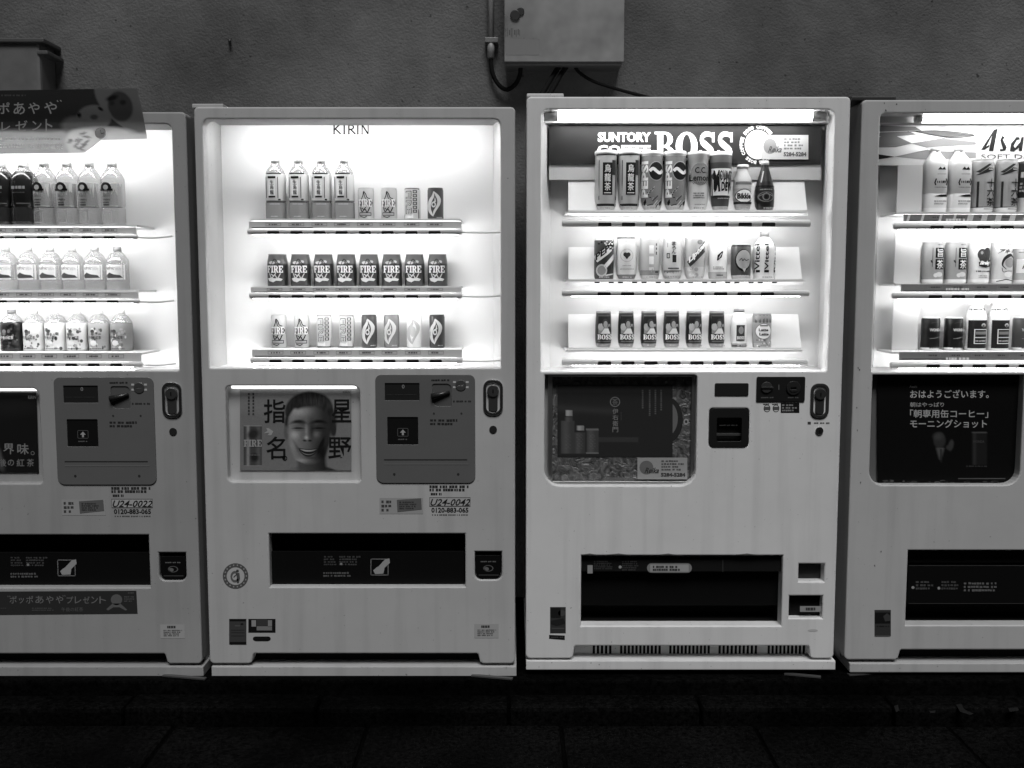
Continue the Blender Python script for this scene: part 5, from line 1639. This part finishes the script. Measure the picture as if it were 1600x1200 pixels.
P = flat(0); P.poly([(858, 992), (882.5, 993), (882.5, 1000), (858, 998)], .012, 0); P.greek(861, 994, 880, 997.5, 1, .06, 1, 3); sticker(M3, P)
# grille in the notch
a, b, c, d = R(884, 1004, 1278, 1030, .056)
sl = []
slats = [(925, 957, 5), (968, 1034, 11), (1045, 1111, 11), (1122, 1185, 10), (1199, 1266, 11)]
z0_, z1_ = W(1070, 1024, .05)[2], W(1070, 1009, .05)[2]
for x0, x1, n_ in slats:
    for k in range(n_):
        xx = x0 + (x1 - x0) * (k + .5) / n_
        q = W(xx, 1016, .05)[0]
        sl.append(rr(q - .0042, q + .0042, z0_, z1_, .002, 2))
zb_, zt_ = W(1070, 1029, .056)[2], W(1070, 1003, .056)[2]
panel('vent_grille', rr(a, b, zb_, zt_, .001), sl, .0562, .003, M_PAINT3, M3)
a, b, c, d = R(822, 152, 881, 158)
box('hinge_cover', a + .002, b, .004, .12, W(850, 151)[2] - .0005, W(850, 145.5)[2], M_PAINT3, M3, .003)

# ================================================================== fourth machine, cut by the right edge
win4 = (1369, 177, 1796, 581)
pst4 = (1361, 586, 1597, 758)
slot4 = (1417, 860, 1730, 977)
holes = [rrp(*pst4, (3, 3, 25, 25), 0, bev), rrp(*slot4, 2, 0, bev)]
M_PAINT4 = paint('pale_grey_paint', .48)
M4 = machine('white vending machine cut off by the right edge, dark morning poster', (1333, 156, 1826, 1031), (1399, 1775, 1013), (1327, 1036, 1812, 1050), win4, (10, 10, 4, 4), holes, M_PAINT4, 156)
YB4 = .19
interior(M4, win4, YB4, (1371, 190, 1780, 573), mat('grey_lining_b', .42, .45), mat('pale_back_panel', .60, .5))
glass(M4, win4, (10, 10, 4, 4))
M_T4 = emit('lamp_glow_soft', 26.0)
lamp(M4, 1440, 1765, 185, .055, .014, M_T4, (10, 12), 'header_lamp')
a, b, c, d = R(1370, 178, 1790, 192, .085)
box('lamp_reflector', a, b, .085, .125, c, d, mat('grey_lining_b', .42, .45), M4, .004)
sg = boxp('header_sign', 1372, 194, 1785, 258, .135, .14, mat('white_sign_sheet', .72, .4), M4)
P = flat(.135, .0006)
def dia(x0, xm, x1, y0, ym, y1, g, L=0): P.poly([(x0, y0), (xm, ym), (x1, y1), (xm, 2 * (y0 + y1) / 2 - ym)], g, L)
P.poly([(1373, 196), (1430, 198), (1440, 204), (1373, 206)], .16, 0); P.poly([(1373, 207), (1420, 205), (1432, 210), (1390, 214), (1373, 213)], .18, 1)
P.poly([(1424, 205), (1470, 204), (1523, 211.5), (1482, 214.5)], .12, 1); P.stroke([(1418, 206), (1455, 204), (1490, 206), (1523, 211.5), (1482, 214.5), (1428, 205)], .9, .01, 2)
P.poly([(1373, 214), (1395, 210), (1425, 224), (1400, 230), (1373, 230.5)], .18, 0); P.poly([(1425, 224.5), (1475, 216), (1525, 222), (1525, 226), (1470, 229), (1448, 231)], .25, 0)
P.poly([(1373, 241), (1398, 245), (1373, 249)], .012, 1); P.poly([(1398, 245), (1450, 234), (1460, 236), (1525, 238), (1525, 247), (1460, 249), (1440, 249)], .27, 0)
P.stroke([(1373, 230), (1425, 224), (1482, 214.5)], .6, .25, 2); P.stroke([(1398, 245), (1450, 234)], .6, .2, 2)
# slanted brush-style maker's name
def brush(pts, w, g=.015): P.stroke(pts, w, g, 2)
P.poly([(1533, 234), (1536, 229), (1553, 203), (1559, 201), (1552, 236), (1545, 236), (1550, 212), (1541, 229), (1546, 226), (1545, 230), (1538, 234)], .015, 2)
P.poly([(1566, 212), (1570, 215), (1567, 218), (1573, 230), (1571, 235), (1563, 236), (1562, 233), (1567, 233), (1563, 219)], .015, 2)
P.poly([(1578, 236), (1580, 224), (1588, 214), (1592, 214), (1594, 218), (1589, 219), (1584, 228), (1586, 231), (1594, 222), (1596, 214), (1600, 214), (1597, 236), (1592, 236), (1592, 231), (1584, 237)], .015, 2)
P.poly([(1606, 236), (1612, 205), (1617, 203), (1613, 220), (1620, 214), (1626, 217), (1623, 236), (1617, 236), (1620, 219), (1613, 225), (1611, 236)], .015, 2)
P.poly([(1632, 236), (1636, 214), (1642, 214), (1638, 236)], .015, 2)
P.text(1533, 241, 1652, 248.5, 'SOFT DRINKS', .08, 1)
P.build('sign_lettering', sg)
rows4 = [(333, 348.5, 353.5, 1396, (1412, 335, 346), [1464, 1500, 1537, 1573.5, 1610]),
         (443, 457, 462, 1394, (1408, 444, 456), [1461.5, 1497.5, 1533.5, 1570, 1606]),
         (548, 565.5, 570.5, 1391, (1405, 550, 563), [1458, 1494, 1530, 1566, 1602])]
YP4, YR4 = .128, .034
zs4 = []
M_GREYSTRIP = mat('grey_price_strip', .22, .4)
for k, (yp, bt, bc, x0, st, btn) in enumerate(rows4):
    z = W(1520, yp, YP4 - .03)[2]
    zs4.append(z)
    sh = shelf(M4, YB4, z, x0 + 6, 1772, (x0, bt, bc, 1778), (st[0], st[1], 1770, st[2]), btn, YR4, (1404, 1765), M_T4, 20, 4.4, None, M_GREYSTRIP, 1.0)
    a, b, c, d = R(st[0] - 10, (258, 362, 470)[k], 1441 - 3 * k, yp - 1, YP4 - .02)
    box('blank_plate', a, b, YP4 - .02, YP4 - .016, z, d, mat('blank_plate_plastic', .55, .5), sh)
    P = flat(YR4 + .006)
    if k == 0:
        for i in range(14):
            x = 1416 + i * 22 + (0 if i < 2 else 6)
            P.poly([(x, 346), (x + 3, 335.5), (x + 7 + (i > 3) * 5, 335.5), (x + 4 + (i > 3) * 5, 346)], .75, 2)
    P.greek(1478, bc - 12, 1514, bc - 8.5, 1, .85, 3, k, .95, unit=5)
    P.build('strip_print', sh)
G4 = 'drinks on show in the rightmost machine'
def can4(k, i, kind, cx, yt, w, bands, art, desc, name='drink_can', cat='can', cap=.7, p=2.0):
    lab = '%s, %s on %s shelf, rightmost machine' % (desc, ORD[i], ('top', 'middle', 'bottom')[k])
    product(name, kind, cx, yt, rows4[k][0], w, YP4, zs4[k], bands, art, lab, cat, G4, cap, p)
for i, cx in ((0, 1460), (1, 1497)): can4(0, i, 'pet', cx, 229, 35, [(0, .82), (.08, .70), (.80, .78)], art_barley, 'white tea bottle', 'drink_bottle', 'bottle', .6, 3.5)
for i, cx in ((2, 1534.5), (3, 1571.5)): can4(0, i, 'can', cx, 247, 34, [(0, .8), (.10, .25), (.12, .40), (.95, .6)], art_sixteen, 'grey tea can with brushed characters')
can4(0, 4, 'taper', 1606, 251, 37, [(0, .75), (.3, .10)], art_round_dark, 'dark rounded can')
for i, cx in ((0, 1457), (1, 1493)): can4(1, i, 'slim', cx, 378, 33, [(0, .82), (.1, .40)], art_umacha, 'grey tea can with two boxed characters')
can4(1, 2, 'slim', 1528.5, 378, 33, [(0, .82), (.1, .70)], art_apple, 'white can with dark apple')
can4(1, 3, 'slim', 1564.5, 378, 33, [(0, .82), (.1, .62)], art_akida, 'white can with curled dark figure')
can4(1, 4, 'slim', 1600, 388, 33, [(0, .82), (.1, .5)], art_misc, 'pale can with white panel')
for i, cx in ((0, 1453.5), (1, 1489.5)): can4(2, i, 'slim', cx, 496, 28, [(0, .82), (.09, .04), (.97, .7)], art_wonda, 'black coffee can with white lettering')
for i, cx in ((2, 1524.5), (3, 1559.5)): can4(2, i, 'btlcan', cx, 471, 32, [(0, .82), (.08, .7)], art_wonda2, 'white bottle can with dark framed label', 'drink_bottle', 'bottle', .8)
can4(2, 4, 'slim', 1597, 496, 29, [(0, .82), (.09, .12), (.97, .5)], art_wonda, 'dark grey coffee can with white lettering')
# poster
nc = recess('poster_case', rrp(*pst4, (3, 3, 25, 25), 0, .004), .012, .045, mat('case_grey_dark', .12, .5), M4)
ps = photo('poster', 1371, 586, 1594, 756, .036, suit_tone, 130, 90, M4)
P = flat(.036, .0005)
P.text(1421, 602, 1433, 606, 'Asahi', .2, 0, .02)
P.text(1422, 609, 1545, 622, 'おはようございます。', .6, 0, .03)
P.text(1422, 628.5, 1475, 636, '朝はやっぱり', .4, 0, .01)
P.text(1422, 640, 1544, 653, '「朝専用缶コーヒー」', .44, 0, .03)
P.text(1422, 655.5, 1542, 668.5, 'モーニングショット', .46, 0, .03)
P.text(1520, 688, 1538, 692, 'WONDA', .06, 0, .03); P.greek(1510, 727, 1543, 730, 1, .05, 0, 4); P.rect(1497, 747, 1571, 748.5, .10, 0)
rnz = random.Random(11)
for k in range(22):
    x = 1385 + rnz.uniform(0, 200)
    P.ell(x, 754 - rnz.uniform(0, 3), rnz.uniform(2, 7), rnz.uniform(.6, 2.2), rnz.choice((.05, .08, .02)), 0, 8)
P.build('poster_print', ps)
glass(M4, pst4, (3, 3, 25, 25), .014, 'poster_pane')
s4 = dark_slot(M4, slot4, 2, .13, 'delivery_slot')
a, b, c, d = R(*slot4, .025)
zf = W(1570, 883, .025)[2]; zf2 = W(1570, 943, .025)[2]
box('visor', a + .002, b - .002, .04, .046, zf + .004, d - .004, mat('visor_black', .012, .25, 0, .25), s4, .002)
box('flap', a + .002, b - .002, .025, .031, zf2, zf, mat('flap_black', .006, .35, 0, .12), s4, .002)
P = flat(.0248)
P.rect(1420, 883.5, 1728, 884.2, .06, 0); P.rect(1420, 942.5, 1728, 943.3, .05, 0)
P.ell(1426.5, 918, 2.3, 2.3, .3, 0, 12); P.ell(1467, 919, 2.3, 2.3, .3, 0, 12); P.greek(1431, 907, 1460, 922, 3, .07, 0, 3); P.greek(1471, 907, 1498, 922, 3, .06, 0, 5); P.greek(1506, 909, 1560, 925, 3, .12, 0, 9)
P.build('flap_print', s4)
P = flat(0); P.rect(1366.5, 953, 1392, 994, .04, 0); P.rect(1367.5, 957, 1391, 974, .012, 1); P.poly([(1380, 963), (1386, 958), (1391, 962), (1391, 970), (1383, 971)], .05, 2); P.greek(1370, 977, 1390, 980, 1, .02, 1, 4); P.rect(1367, 993, 1391, 994.5, .1, 1); sticker(M4, P)
# chipped paint along the left edge
P = flat(0)
rnz = random.Random(21)
for x, y in ((1340, 574), (1342, 577), (1338, 636), (1339, 671), (1344, 753), (1376, 861), (1366, 883), (1381, 160), (1383, 171), (1400, 162)):
    P.poly([(x, y), (x + rnz.uniform(.8, 2), y - rnz.uniform(-.5, 1)), (x + rnz.uniform(1, 2.5), y + rnz.uniform(1, 3.2)), (x + .3, y + rnz.uniform(1, 3))], .06, 0)
P.build('paint_chip', M4)
a, b, c, d = R(1329, 149, 1402, 155)
box('hinge_cover', a + .006, b, .01, .14, W(1365, 156)[2] - .0005, W(1365, 149.5)[2], mat('hinge_black', .03, .4), M4, .003)
